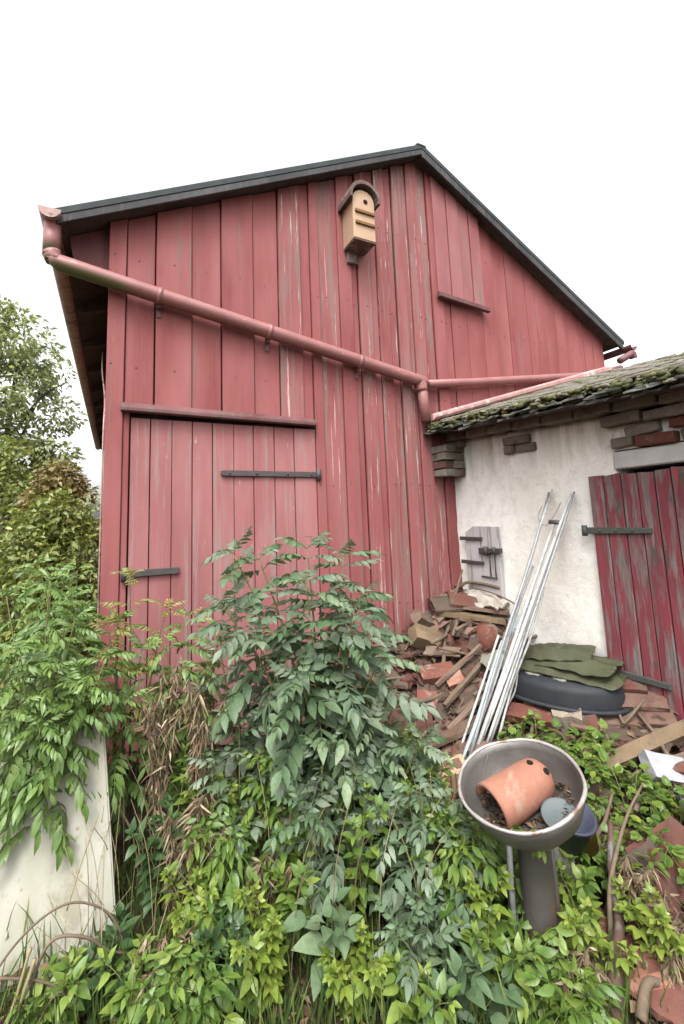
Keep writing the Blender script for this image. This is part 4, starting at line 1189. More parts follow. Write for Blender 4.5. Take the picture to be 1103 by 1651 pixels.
# pedestal: rusty core between two steel legs
link('pedestal', bm_mesh(lathe([(.085, 0), (.082, .02), (.058, .05), (.056, .40), (.065, .46), (.10, .495)], 24, Matrix.Translation((1.40, 1.265, 0)), True, True), 'pedestal', True), M['pedestal'], bas)
for (ox, oy) in ((-.075, .035), (.06, -.04)):
    tube('leg', [(1.385 + ox, 1.265 + oy, -.02), (1.385 + ox, 1.265 + oy, .30), (1.385 + ox * .9, 1.265 + oy * .9, .505)], .0105, M['alu'] if ox < 0 else M['galv'], bas, 8)
bm = bmesh.new()
rd = random.Random(5)
for k in range(420):
    a = rd.uniform(0, 6.283); rr = .175 * math.sqrt(rd.random())
    zb = -.150 + (rr / .2) ** 3 * .075 + rd.uniform(.006, .02)
    p = tiltM @ Vector((rr * math.cos(a), rr * math.sin(a), zb))
    sz = rd.uniform(.006, .02)
    q = Matrix.Translation(p) @ Matrix.Rotation(rd.uniform(0, 6.3), 4, 'Z') @ Matrix.Rotation(rd.uniform(-.9, .5), 4, 'Y') @ Matrix.Rotation(rd.uniform(-.7, .7), 4, 'X')
    bm.faces.new([bm.verts.new(q @ Vector(c)) for c in ((-sz, 0, 0), (0, -sz * .45, sz * .2), (sz, 0, -sz * .2), (0, sz * .5, sz * .2))])
tag(link('basin_litter', bm_mesh(bm, 'basin_litter'), M['litter']), 'dead brown leaves and dirt lying in the steel basin', 'leaf litter', kind='stuff')
# added disc in place of a bluish light patch in the bowl
o = link('patch_disc', bm_mesh(lathe([(.052, 0), (.060, .004), (.062, .012), (.056, .012), (.045, .006)], 24, Matrix.Translation((1.430, 1.165, .548)) @ Matrix.Rotation(R(-20), 4, 'Y') @ Matrix.Rotation(R(14), 4, 'X'), True, True), 'patch_disc', True), M['bluish_patch'])
tag(o, 'added grey-blue disc for a bluish patch in the front of the steel basin', 'patch_disc')
# terracotta ridge piece lying in the basin
def ridge_piece():
    root = empty('terracotta_pipe', (1.42, 1.33, .56), 'orange terracotta half pipe with two round holes lying in the steel basin', 'clay pipe')
    Mx = frame(Vector((1.395, 1.305, .575)), (0.93, -.10, .24), (-.25, -.42, .87))
    bm = bmesh.new()
    L_ = .27; nu, na = 12, 16
    Oo, Ii = [], []
    for i in range(nu + 1):
        t = i / nu
        x = -L_ / 2 + L_ * t
        rr = .083 - .012 * t
        if t > .78: rr *= math.sqrt(max(0.08, 1 - ((t - .78) / .25) ** 2))
        ro_, ri_ = [], []
        for k in range(na + 1):
            a = math.pi * (-.12 + 1.24 * k / na)
            ro_.append(bm.verts.new(Mx @ Vector((x, rr * math.cos(a), rr * math.sin(a)))))
            ri_.append(bm.verts.new(Mx @ Vector((x, (rr - .014) * math.cos(a), (rr - .014) * math.sin(a)))))
        Oo.append(ro_); Ii.append(ri_)
    for i in range(nu):
        for k in range(na):
            bm.faces.new((Oo[i][k], Oo[i][k + 1], Oo[i + 1][k + 1], Oo[i + 1][k]))
            bm.faces.new((Ii[i][k], Ii[i + 1][k], Ii[i + 1][k + 1], Ii[i][k + 1]))
        bm.faces.new((Oo[i][0], Oo[i + 1][0], Ii[i + 1][0], Ii[i][0]))
        bm.faces.new((Oo[i][na], Ii[i][na], Ii[i + 1][na], Oo[i + 1][na]))
    for k in range(na):
        bm.faces.new((Oo[0][k], Ii[0][k], Ii[0][k + 1], Oo[0][k + 1]))
        bm.faces.new((Oo[nu][k], Oo[nu][k + 1], Ii[nu][k + 1], Ii[nu][k]))
    link('half_pipe', bm_mesh(bm, 'half_pipe', True), M['terracotta'], root)
    for (x, a) in ((.072, 1.75), (.102, 2.45)):
        rr = .083 - .012 * ((x + .135) / .27)
        t = (x + .135) / .27
        if t > .78: rr *= math.sqrt(max(0.08, 1 - ((t - .78) / .25) ** 2))
        a = math.pi - a + .55
        c = Mx @ Vector((x, (rr - .004) * math.cos(math.pi - a), (rr - .004) * math.sin(math.pi - a)))
        nrm = (Mx.to_3x3() @ Vector((.25, math.cos(math.pi - a), math.sin(math.pi - a)))).normalized()
        bm = bmesh.new()
        bmesh.ops.create_cone(bm, cap_ends=True, segments=14, radius1=.0115, radius2=.0115, depth=.014, matrix=Matrix.Translation(c) @ nrm.to_track_quat('Z', 'Y').to_matrix().to_4x4())
        link('hole', bm_mesh(bm, 'hole'), M['black'], root)
ridge_piece()

# slab, bucket, bits at the lower right
between('stone_slab', 'grey upright stone slab standing behind the pedestal', 'slab', M['concrete'], (1.60, 1.35, -.02), (1.60, 1.40, .40), .19, .04, 41, up=(-.55, -.8, .1))
o = link('bucket', bm_mesh(lathe([(.075, 0), (.10, .20), (.106, .20), (.106, .212), (.095, .212), (.07, .01)], 24, Matrix.Translation((1.70, 1.42, .20)) @ Matrix.Rotation(R(20), 4, 'X'), True, True), 'bucket', True), M['navy'])
tag(o, 'dark navy plastic bucket behind the rim of the steel basin', 'bucket')
o = link('flower_pot', bm_mesh(lathe([(.05, 0), (.07, .11), (.078, .11), (.078, .13), (.066, .13), (.045, .01)], 20, Matrix.Translation((1.83, 1.38, .20)) @ Matrix.Rotation(R(-25), 4, 'Y'), True, True), 'flower_pot', True), M['mustard'])
tag(o, 'small mustard pot wedged right of the navy bucket', 'pot')
pcs = [('clay_tile', 'long rusty red tile standing tilted at the far right bottom corner', M['clay'],   .26, .10, .022, (1.90, 1.12, .16), (.45, .2, .8), (-.3, -.9, .3)),
       ('clay_tile', 'second rusty red tile leaning left of the tall one in the corner', M['clay'], .24, .10, .022, (1.76, 1.12, .10), (.8, .1, .5), (-.5, -.6, .6)),
       ('tile_shard', 'orange tile shard lying at the bottom right among weeds', M['terracotta'], .16, .10, .02, (1.62, 1.06, .05), (.9, -.3, .1), (.3, .2, .9)),
       ('tile_shard', 'wedge of pinkish red clay near the bottom right corner', M['brick'], .15, .10, .03, (1.70, 1.05, .08), (.6, -.5, .5), (-.4, -.6, .7)),
       ('brick', 'brown broken brick at the foot of the pedestal on the right', M['clay_brown'], .20, .11, .06, (1.50, 1.12, .04), (.8, .5, .1), (-.3, -.3, 1)),
       ('brick', 'orange brown brick half buried below the stone slab', M['brick'], .20, .10, .06, (1.62, 1.18, .05), (.7, .6, .15), (-.3, -.4, 1)),
       ('tile_shard', 'dark maroon tile fragment beside the tall rusty tiles', M['clay_brown'], .20, .14, .02, (1.90, 1.18, .20), (.5, -.4, .5), (-.6, -.6, .5)),
       ('tile_shard', 'pale terracotta tile fragment sloping under the ivy at the right edge', M['clay'], .26, .14, .02, (2.05, 1.22, .16), (.7, -.4, .3), (-.5, -.6, .7))]
for i, (nm, lab, mt, sx, sy, sz, p, al, up) in enumerate(pcs):
    loose(nm, lab, ('roof tile' if nm == 'clay_tile' else nm.replace('_', ' ')), mt, loose_mesh(nm, sx, sy, sz, .1 if 'tile' in nm else 0, .005, 60 + i, 4, chip='shard' in nm), p, al, up)
o = tube('root', curve_pts([(1.42, 1.03, .03), (1.55, 1.10, .10), (1.66, 1.15, .14), (1.75, 1.22, .24), (1.86, 1.28, .34)], 5), [.024 - .0007 * i for i in range(21)], M['rust'])
tag(o, 'gnarled rusty brown root twisting up at the lower right', 'root')
for q, (p_, al_, up_, lab_) in enumerate((((1.68, 1.00, .05), (.8, .3, .2), (-.3, -.4, .9), 'flat orange brown tile lowest in the bottom right corner'), ((2.00, 1.16, .26), (.6, -.3, .4), (-.5, -.5, .6), 'red brown tile highest at the right edge above the corner'))):
    loose('clay_tile', lab_, 'roof tile', M['clay'], loose_mesh('clay_tile', .26, .13, .016, .10, .004, 500 + q, 5, chip=True), p_, al_, up_)
o = tube('root', curve_pts([(1.50, 1.00, .04), (1.58, 1.02, .09), (1.68, 1.02, .06), (1.80, 1.04, .12)], 5), [.017 - .0006 * i for i in range(16)], M['twig'])
tag(o, 'grey brown root snaking along the bottom right edge', 'root')
o = tube('root', curve_pts([(1.62, 1.16, .06), (1.70, 1.20, .2), (1.80, 1.22, .3), (1.95, 1.26, .36), (2.1, 1.28, .42)], 5), [.010 - .0003 * i for i in range(21)], M['twig'])
tag(o, 'thin woody runner climbing past the rusty tiles', 'root')

# ------------------------------------------------------------------ white panel
pan = Matrix.Translation((-0.13, 2.063, 0.0)) @ Matrix.Rotation(R(-9), 4, 'Z') @ Matrix.Rotation(R(-25), 4, 'X')
bm = bmesh.new()
vs = [(-.62, 0, -.03), (.185, 0, -.03), (.052, 0, .80), (-.70, 0, .80)]
a = [bm.verts.new(pan @ Vector(v)) for v in vs]; b = [bm.verts.new(pan @ Vector((v[0], .035, v[2]))) for v in vs]
bm.faces.new(a); bm.faces.new(b[::-1])
for i in range(4): bm.faces.new((a[i], b[i], b[(i + 1) % 4], a[(i + 1) % 4]))
bmesh.ops.bevel(bm, geom=bm.edges[:], offset=.006, segments=2, affect='EDGES')
tag(link('white_panel', bm_mesh(bm, 'white_panel'), M['panel']), 'speckled dirty white panel leaning back in the lower left corner', 'panel')

# ------------------------------------------------------------------ foliage builders
def blade(bm, Mx, l, wd, fold=.25, curl=.3, st=((0, .04), (.22, .72), (.45, 1.0), (.72, .66), (1.0, .0))):
    prev = None
    for t, k in st:
        z = -curl * l * t * t
        y = l * t
        hw = wd * .5 * k
        mid = bm.verts.new(Mx @ Vector((0, y, z)))
        if hw > 1e-4:
            cur = (bm.verts.new(Mx @ Vector((-hw, y, z + hw * fold))), mid, bm.verts.new(Mx @ Vector((hw, y, z + hw * fold))))
        else: cur = (mid,)
        if prev is not None:
            if len(prev) == 3 and len(cur) == 3:
                bm.faces.new((prev[0], prev[1], cur[1], cur[0])); bm.faces.new((prev[1], prev[2], cur[2], cur[1]))
            elif len(prev) == 3:
                bm.faces.new((prev[0], prev[1], cur[0])); bm.faces.new((prev[1], prev[2], cur[0]))
        prev = cur

ST_SERR = ((0, .04), (.16, .66), (.2, .58), (.34, .98), (.38, .86), (.54, .96), (.58, .80), (.74, .62), (.78, .50), (1.0, .0))
def pinnate(name, mat, L, pairs, ll, lw, droop, seed, start=.22, spread=62):
    r = random.Random(seed)
    bm = bmesh.new()
    pts = []
    p = Vector((0, 0, 0)); ang = 0.15
    n = 10
    dirs = []
    for i in range(n + 1):
        pts.append(p.copy()); d = Vector((r.uniform(-.03, .03), math.cos(ang), math.sin(ang))).normalized(); dirs.append(d)
        p = p + d * L / n; ang -= droop / n
    tube_bm(bm, pts, [L * .008 * (1 - .6 * i / n) + .0008 for i in range(n + 1)], 4, False)
    def at(t):
        f = t * n; i = min(n - 1, int(f)); return pts[i].lerp(pts[i + 1], f - i), dirs[i]
    for k in range(pairs):
        t = start + (1 - start) * .92 * k / max(1, pairs - 1) if pairs > 1 else .5
        pos, d = at(t)
        prof = .72 + .45 * math.sin(math.pi * min(1, (k + .6) / pairs))
        for s in (-1, 1):
            yaw = s * R(-spread + 18 * t + r.uniform(-8, 8))
            pitch = math.atan2(d.z, d.y) - R(r.uniform(0, 18))
            Mx = Matrix.Translation(pos) @ Matrix.Rotation(yaw, 4, 'Z') @ Matrix.Rotation(pitch, 4, 'X') @ Matrix.Rotation(s * R(r.uniform(-5, 28)), 4, 'Y')
            blade(bm, Mx, ll * prof * r.uniform(.75, 1.15), lw * prof * r.uniform(.85, 1.15), r.uniform(.05, .45), r.uniform(.0, .5), ST_SERR)
    pos, d = at(1.0)
    blade(bm, Matrix.Translation(pos) @ Matrix.Rotation(math.atan2(d.z, d.y), 4, 'X'), ll * 1.05, lw, .28, .25)
    me = bm_mesh_raw(bm, name, True)
    me.materials.append(mat)
    return me

def bm_mesh_raw(bm, name, sm=True):
    me = bpy.data.meshes.new(name)
    bm.to_mesh(me); bm.free()
    if sm: smooth(me)
    return me

def simple_leaf(name, mat, l, wd, seed, lobes=1, curl=.3):
    r = random.Random(seed)
    bm = bmesh.new()
    tube_bm(bm, [(0, 0, 0), (0, l * .2, l * .04), (0, l * .35, l * .05)], l * .012 + .0007, 4, False)
    base = Matrix.Translation((0, l * .33, l * .05))
    if lobes == 1:
        blade(bm, base, l * .8, wd, .2, curl, ((0, .35), (.12, .85), (.35, 1.0), (.65, .68), (.85, .3), (1.0, .0)))
    else:
        for k in range(lobes):
            a = (k - (lobes - 1) / 2) * R(150 / lobes if lobes > 3 else 58)
            s = 1.0 - .22 * abs(k - (lobes - 1) / 2)
            blade(bm, base @ Matrix.Rotation(a, 4, 'Z') @ Matrix.Rotation(R(r.uniform(-18, 4)), 4, 'X'), l * .75 * s, wd * .62 * s, .2, curl * r.uniform(.6, 1.2))
    me = bm_mesh_raw(bm, name, True); me.materials.append(mat)
    return me

def aim(d, roll=0.0, up=Vector((0, 0, 1))):
    """matrix whose +Y is d and whose +Z is as upward as can be"""
    y = Vector(d).normalized()
    x = y.cross(up)
    if x.length < 1e-3: x = Vector((1, 0, 0))
    x.normalize(); z = x.cross(y)
    return Matrix((x, y, z)).transposed().to_4x4() @ Matrix.Rotation(roll, 4, 'Y')

LEAF_TOTAL = [0]
def plant(name, label, cat, base, stems, leaves, stem_mat, group=None, r0=.006, nl=10, t0=.2, el=(35, -10), size=(.8, 1.1), opposite=True, seed=0, top=True, topw=.5):
    """stems: lists of points relative to base; leaves: leaf meshes"""
    r = random.Random(seed)
    bx, by = base
    z0 = max(ground_h(bx, by), heap_h(bx, by) - .04)
    root = empty(name, (bx, by, z0), label, cat, group)
    B = Vector((bx, by, z0))
    for si, st in enumerate(stems):
        pts = curve_pts([B + Vector(p) for p in st], 5)
        m = len(pts)
        bm = bmesh.new()
        tube_bm(bm, pts, [r0 * (1 - .72 * i / (m - 1)) for i in range(m)], 6)
        s_o = link('stem', bm_mesh(bm, 'stem', True), stem_mat, root)
        az0 = r.uniform(0, 6.28)
        cnt = nl if isinstance(nl, int) else nl[si]
        for k in range(cnt):
            t = t0 + (1 - t0) * (k + .5) / cnt
            f = t * (m - 1); i = min(m - 2, int(f))
            p = pts[i].lerp(pts[i + 1], f - i)
            ax = (pts[i + 1] - pts[i]).normalized()
            for s in ((0, 1) if opposite else (0,)):
                az = az0 + k * R(90 if opposite else 137.5) + s * math.pi + r.uniform(-.35, .35)
                e = R(el[1] + (el[0] - el[1]) * t + r.uniform(-12, 12))
                side = ax.orthogonal().normalized(); side2 = ax.cross(side)
                d = (side * math.cos(az) + side2 * math.sin(az)) * math.cos(e) + ax * math.sin(e)
                if d.z < -.75: d.z = -.4
                sc = r.uniform(*size) * (1.0 - .42 * max(0, t - .55) / .45) 
                link('leaf', r.choice(leaves), None, root, Matrix.Translation(p) @ aim(d, R(r.uniform(-20, 20))) @ Matrix.Scale(sc, 4))
                LEAF_TOTAL[0] += 1
        if top:
            ax = (pts[-1] - pts[-3]).normalized()
            for q in range(4):
                az = az0 + q * 1.6
                side = ax.orthogonal().normalized(); side2 = ax.cross(side)
                d = (side * math.cos(az) + side2 * math.sin(az)) * topw + ax * .6
                link('leaf', r.choice(leaves), None, root, Matrix.Translation(pts[-1]) @ aim(d, R(r.uniform(-20, 20))) @ Matrix.Scale(r.uniform(*size) * .55, 4))
    return root

elder = [pinnate('leaf', M['elder' if s % 2 else 'elder_pale'], .30 + .02 * (s % 3), 5, .100, .047, .15 + .11 * s, 100 + s) for s in range(8)]
elder_s = [pinnate('leaf', M['elder' if s % 2 else 'elder_pale'], .19, 4, .066, .030, .25 + .13 * s, 120 + s) for s in range(6)]
ash_h = [pinnate('leaf', M['hedge'], .24, 6, .074, .026, .7 + .2 * s, 140 + s) for s in range(5)]
ash_a = [pinnate('leaf', M['autumn'], .20, 5, .065, .020, .6 + .2 * s, 150 + s) for s in range(4)]
weed_p = [pinnate('leaf', M['weed'], .15, 3, .070, .030, .8 + .2 * s, 160 + s) for s in range(4)]
lime_t = [simple_leaf('leaf', M['lime'], .066, .044, 170 + s, 3) for s in range(4)]
weed_t = [simple_leaf('leaf', M['weed'], .066, .044, 180 + s, 3) for s in range(4)]
nettle = [simple_leaf('leaf', M['weed'], .076, .036, 190 + s, 1) for s in range(4)]
deep_n = [simple_leaf('leaf', M['deep'], .085, .04, 200 + s, 1) for s in range(4)]
ivy = [simple_leaf('leaf', M['weed'], .065, .055, 210 + s, 5, .15) for s in range(4)] + [simple_leaf('leaf', M['lime'], .055, .05, 215, 5, .15)]
dock = [simple_leaf('leaf', M['elder'], .125, .062, 220 + s, 1, .25) for s in range(4)]

# main shrub in front of the barn door
def arc(dx_, dy_, h, bow=.12, n=4):
    return [(dx_ * (t ** 1.4), dy_ * (t ** 1.4), h * (1 - (1 - t) ** (1 + bow))) for t in [i / n for i in range(n + 1)]]
plant('elder_shrub', 'tall blue-green elder shrub covering the barn door and the barn foot', 'shrub', (.97, 2.12),
      [arc(-.04, .06, 1.46), arc(-.30, .08, 1.42), arc(.20, .10, 1.40), arc(-.40, -.08, 1.12), arc(.24, .12, 1.14), arc(.05, -.26, 1.16), arc(.20, -.24, .94), arc(-.22, -.25, .92), arc(.05, .12, 1.18), arc(-.12, -.1, 1.3), arc(-.44, .06, 1.46), arc(-.50, .0, 1.22), arc(.24, .0, 1.20)],
      elder, M['stem'], r0=.010, nl=[8, 8, 8, 7, 6, 8, 6, 6, 8, 8, 6, 6, 7], t0=.30, el=(14, -14), size=(.75, 1.15), seed=11, topw=1.3)
plant('elder_shrub', 'lower elder shrub with spreading leaves in front of the rubble heap', 'shrub', (1.20, 1.96),
      [arc(.02, .05, .74), arc(.16, .02, .60), arc(-.12, -.12, .66), arc(.08, -.22, .58)], elder, M['stem'], r0=.008, nl=6, t0=.2, el=(12, -15), size=(.55, .85), seed=12, topw=1.2)
plant('elder_shrub', 'foreground elder sprout with small blue-green leaves by the basin pedestal', 'shrub', (1.12, 1.55),
      [arc(.0, .0, .50), arc(.16, .02, .42), arc(-.12, .05, .44), arc(.06, -.14, .36)], elder_s, M['stem'], r0=.006, nl=7, t0=.15, el=(18, -10), size=(.75, 1.1), seed=13, topw=1.1)
plant('elder_shrub', 'foreground elder sprout with a bare yellow stem left of centre', 'shrub', (.80, 1.82),
      [arc(.02, .0, .62), arc(-.12, -.08, .50), arc(.14, -.05, .50)], elder_s, M['stem'], r0=.006, nl=6, t0=.3, el=(30, -15), size=(.8, 1.15), seed=14)
plant('elder_shrub', 'low elder sprout lowest in front of the tall elder shrub', 'shrub', (.98, 1.36),
      [arc(.0, .0, .26), arc(.12, .05, .22), arc(-.1, .02, .24)], elder_s, M['stem'], r0=.005, nl=5, t0=.15, el=(30, -10), size=(.7, 1.0), seed=15)
plant('elder_shrub', 'elder sprout just right of the white panel with spreading leaves', 'shrub', (.52, 2.05),
      [arc(.0, .0, .70), arc(.12, .04, .58), arc(-.10, .02, .55)], elder_s, M['stem'], r0=.006, nl=5, t0=.3, el=(25, -15), size=(.8, 1.1), seed=16)
# yellowing sapling by the barn corner
plant('ash_sapling', 'yellowing ash sapling in front of the barn corner', 'sapling', (.10, 2.62),
      [arc(-.02, .0, 1.34), arc(.16, -.05, 1.16), arc(-.12, -.10, 1.12)], ash_a, M['twig'], r0=.008, nl=[5, 5, 5], t0=.55, el=(30, -5), size=(.7, 1.0), seed=21)
plant('ash_sapling', 'green ash sapling low across the bottom of the barn door', 'sapling', (.38, 2.50),
      [arc(-.02, .0, 1.12), arc(.14, -.05, 1.00), arc(-.14, -.06, 1.02), arc(.04, -.12, .86), arc(-.22, .0, .88)], ash_h + ash_a[:1], M['stem'], r0=.007, nl=6, t0=.35, el=(22, -12), size=(.7, 1.0), seed=27, topw=.9)
plant('elder_shrub', 'slim elder shoot between the ash saplings and the tall shrub', 'shrub', (.62, 2.40),
      [arc(-.02, .0, 1.12), arc(.12, -.04, .98), arc(-.12, -.06, .96)], elder_s, M['stem'], r0=.007, nl=7, t0=.3, el=(20, -12), size=(.9, 1.3), seed=28, topw=1.1)
# soft green saplings at the left edge
plant('ash_sapling', 'soft green ash sapling at the left edge above the white panel', 'sapling', (-.30, 2.55),
      [arc(.02, .0, 1.36), arc(-.16, .05, 1.30), arc(.14, -.12, 1.18), arc(-.10, -.20, 1.05), arc(.10, .10, 1.25), arc(-.05, -.25, .86), arc(.16, -.18, .86)], ash_h, M['stem'], r0=.009, nl=8, t0=.35, el=(25, -20), size=(.75, 1.1), seed=22)
plant('ash_sapling', 'second green ash sapling between the white panel and the barn corner', 'sapling', (.02, 2.60),
      [arc(.0, .0, 1.10), arc(.12, -.08, .98), arc(-.10, -.10, .95), arc(.05, -.22, .80)], ash_h, M['stem'], r0=.008, nl=7, t0=.3, el=(25, -20), size=(.75, 1.05), seed=23)
plant('ash_sapling', 'third green ash sapling behind the other two near the barn corner', 'sapling', (-.34, 3.15),
      [arc(.0, .0, 1.30), arc(.12, -.04, 1.18), arc(-.14, .02, 1.22), arc(.02, -.14, 1.0)], ash_h, M['stem'], r0=.008, nl=8, t0=.3, el=(25, -15), size=(.75, 1.05), seed=24)

plant('ash_sapling', 'front green ash sapling hanging over the top of the white panel', 'sapling', (-.26, 2.36),
      [arc(.02, .0, 1.00), arc(-.10, .0, 1.10), arc(.16, -.08, .92), arc(.24, -.02, 1.02), arc(.0, -.12, .80)], ash_h, M['stem'], r0=.008, nl=9, t0=.45, el=(20, -20), size=(.7, 1.0), seed=25, topw=1.0)
plant('ash_sapling', 'leafy ash sapling against the dark trunk by the barn corner', 'sapling', (-.24, 3.45),
      [arc(.02, .0, 1.35), arc(-.10, .0, 1.25), arc(.08, -.08, 1.12), arc(-.2, -.02, 1.40)], ash_h, M['stem'], r0=.008, nl=9, t0=.35, el=(20, -20), size=(.75, 1.05), seed=26, topw=1.0)
# foreground weeds
W = [
 ('lime_weed', 'bright lime weed at the right edge of the white panel', (.30, 1.86), .34, lime_t, 7, 31),
 ('lime_weed', 'bright lime weed low at the bottom left of centre', (.50, 1.62), .28, lime_t, 7, 32),
 ('lime_weed', 'bright lime weed poking up beside the basin pedestal', (1.20, 1.36), .34, lime_t, 6, 33),
 ('lime_weed', 'lime weed at the bottom edge under the centre elder sprout', (.76, 1.46), .22, lime_t, 7, 34),
 ('lime_weed', 'lime weed in front of the dry brown stalks', (.42, 2.10), .48, lime_t, 7, 35),
 ('nettle', 'fresh green nettle in the middle of the foreground weeds', (.92, 1.70), .46, nettle, 8, 36),
 ('nettle', 'fresh green nettle between the basin and the lower elder', (1.28, 1.72), .46, nettle, 8, 37),
 ('nettle', 'fresh green nettle just left of the pedestal foot', (1.16, 1.28), .26, nettle, 8, 38),
 ('nettle', 'green nettle behind the lime weed by the white panel', (.36, 2.28), .56, nettle, 8, 39),
 ('nettle', 'green nettle at the foot of the tall elder shrub', (.76, 2.20), .62, nettle, 9, 40),
 ('nettle', 'green nettle left of the hollow clay block', (1.52, 2.02), .44, nettle, 8, 41),
 ('nettle', 'green nettle below the bare yellow elder stem', (.66, 1.72), .32, nettle, 8, 42),
 ('dark_weed', 'dark green broad weed under the tall elder shrub', (1.10, 1.98), .50, deep_n, 8, 43),
 ('dark_weed', 'dark green broad weed right of the white panel edge', (.22, 2.15), .40, deep_n, 7, 44),
 ('dark_weed', 'dark green broad weed in the shade of the lower elder', (1.36, 1.90), .46, deep_n, 8, 45),
 ('dark_weed', 'dark green broad weed at the bottom edge left of centre', (.38, 1.70), .22, deep_n, 8, 46),
 ('dark_weed', 'dark green broad weed behind the foreground sprouts', (.90, 2.00), .55, deep_n, 8, 47),
 ('dock', 'blue-green broad-leaved dock in the foreground centre', (.72, 1.58), .24, dock, 4, 48),
 ('dock', 'blue-green broad-leaved dock left of the basin', (1.16, 1.62), .40, dock, 4, 49),
 ('dock', 'broad-leaved dock at the bottom edge near the pedestal', (1.06, 1.24), .18, dock, 4, 50),
 ('feathery_weed', 'feathery green weed under the basin rim on the left', (1.24, 1.48), .40, weed_p, 6, 51),
 ('feathery_weed', 'feathery green weed in the centre above the dead leaves', (.66, 1.98), .52, weed_p, 6, 52),
 ('feathery_weed', 'feathery green weed at the base of the barn door', (.40, 2.62), .72, weed_p, 6, 53),
 ('feathery_weed', 'feathery green weed below the left edge of the rubble', (1.52, 2.20), .36, weed_p, 6, 54),
 ('feathery_weed', 'feathery green weed at the bottom edge beneath the basin', (1.30, 1.14), .16, weed_p, 5, 55),
 ('nettle', 'green nettle at the bottom left below the white panel', (-.12, 1.86), .17, nettle, 7, 93),
 ('nettle', 'green nettle at the bottom edge in front of the panel corner', (.10, 1.76), .20, nettle, 7, 94),
 ('dark_weed', 'dark green weed low in front of the white panel foot', (.02, 1.90), .16, deep_n, 7, 95),
 ('feathery_weed', 'feathery green weed at the bottom edge left of the lime weed', (.26, 1.66), .22, weed_p, 6, 96),
 ('nettle', 'green nettle at the bottom edge right of centre', (.88, 1.30), .20, nettle, 8, 97),
 ('feathery_weed', 'feathery green weed right of the white panel in mid foreground', (.40, 1.94), .38, weed_p, 7, 98),
 ('nettle', 'green nettle in front of the dead brown middle clump', (.60, 1.84), .34, nettle, 8, 99),
 ('lime_weed', 'lime weed at the foot of the slim elder shoot', (.62, 2.16), .50, lime_t, 7, 100),
 ('lime_weed', 'lime weed hanging over the root at lower right', (1.54, 1.18), .22, lime_t, 6, 56),
 ('lime_weed', 'lime weed in the bottom right corner over the rusty tiles', (1.72, 1.06), .24, lime_t, 6, 101),
 ('nettle', 'fresh green nettle at the right edge above the corner tiles', (1.98, 1.22), .26, nettle, 7, 102),
 ('nettle', 'fresh green nettle between the pedestal and the woody runner', (1.62, 1.30), .26, nettle, 7, 103),
 ('nettle', 'green nettle behind the pedestal beside the grey slab', (1.46, 1.46), .30, nettle, 7, 58),
]
for nm, lab, base, h, lv, k, sd_ in W:
    r_ = random.Random(sd_)
    st = []
    for q in range(5):
        a = q * 1.26 + r_.uniform(-.5, .5); s = r_.uniform(.05, .16) * (1 if q else .2)
        st.append(arc(s * math.cos(a), s * math.sin(a), h * r_.uniform(.72, 1.08), .25))
    plant(nm, lab, 'weed' if nm != 'nettle' else 'nettle', base, st, lv, M['stem'], r0=.0035, nl=k + 2, t0=.10, el=(35, 0), size=(.7, 1.25), seed=sd_, opposite=(nm != 'dock'))

# trailing creeper right of the basin
CR = [('creeper', 'light green creeper spreading just right of the basin', (1.95, 1.62), 61), ('creeper', 'light green creeper over the foam blocks at the right edge', (2.18, 1.40), 62),
      ('creeper', 'light green creeper below the timber beam', (2.20, 1.66), 63), ('creeper', 'creeper hanging under the right rim of the basin', (1.86, 1.36), 64),
      ('creeper', 'creeper with yellow tips along the foot of the red boards', (2.30, 1.54), 65), ('creeper', 'creeper in the right corner above the rusty tiles', (2.08, 1.22), 66),
      ('creeper', 'creeper lapping over the right rim of the basin', (1.72, 1.46), 69), ('creeper', 'creeper at the right edge just above the corner tiles', (2.28, 1.26), 70),
      ('creeper', 'creeper among sticks behind the basin rim', (2.12, 1.86), 67)]
for nm, lab, base, sd_ in CR:
    r_ = random.Random(sd_)
    st = []
    for q in range(6):
        a = r_.uniform(0, 6.28); s = r_.uniform(.10, .24); h = r_.uniform(.10, .24)
        st.append([(0, 0, 0), (s * .4 * math.cos(a), s * .4 * math.sin(a), h), (s * .8 * math.cos(a + .3), s * .8 * math.sin(a + .3), h * .95), (s * math.cos(a + .5), s * math.sin(a + .5), h * .7)])
    plant(nm, lab, 'creeper', base, st, ivy, M['stem'], r0=.0025, nl=8, t0=.15, el=(40, 20), size=(.7, 1.2), seed=sd_, opposite=True, top=True)
# weed growing in the basin
plant('basin_weed', 'small green weed growing inside the steel basin', 'weed', (1.33, 1.17),
      [[(0, 0, .49), (-.02, -.01, .50), (-.05, -.03, .53)], [(.06, .03, .48), (.08, .03, .52), (.11, .02, .545)], [(.0, .0, .47), (-.03, .02, .51), (-.08, .03, .55)]],
      [simple_leaf('leaf', M['lime'], .04, .03, 230, 3), simple_leaf('leaf', M['weed'], .04, .03, 231, 3)], M['stem'], r0=.002, nl=4, t0=.2, seed=68)

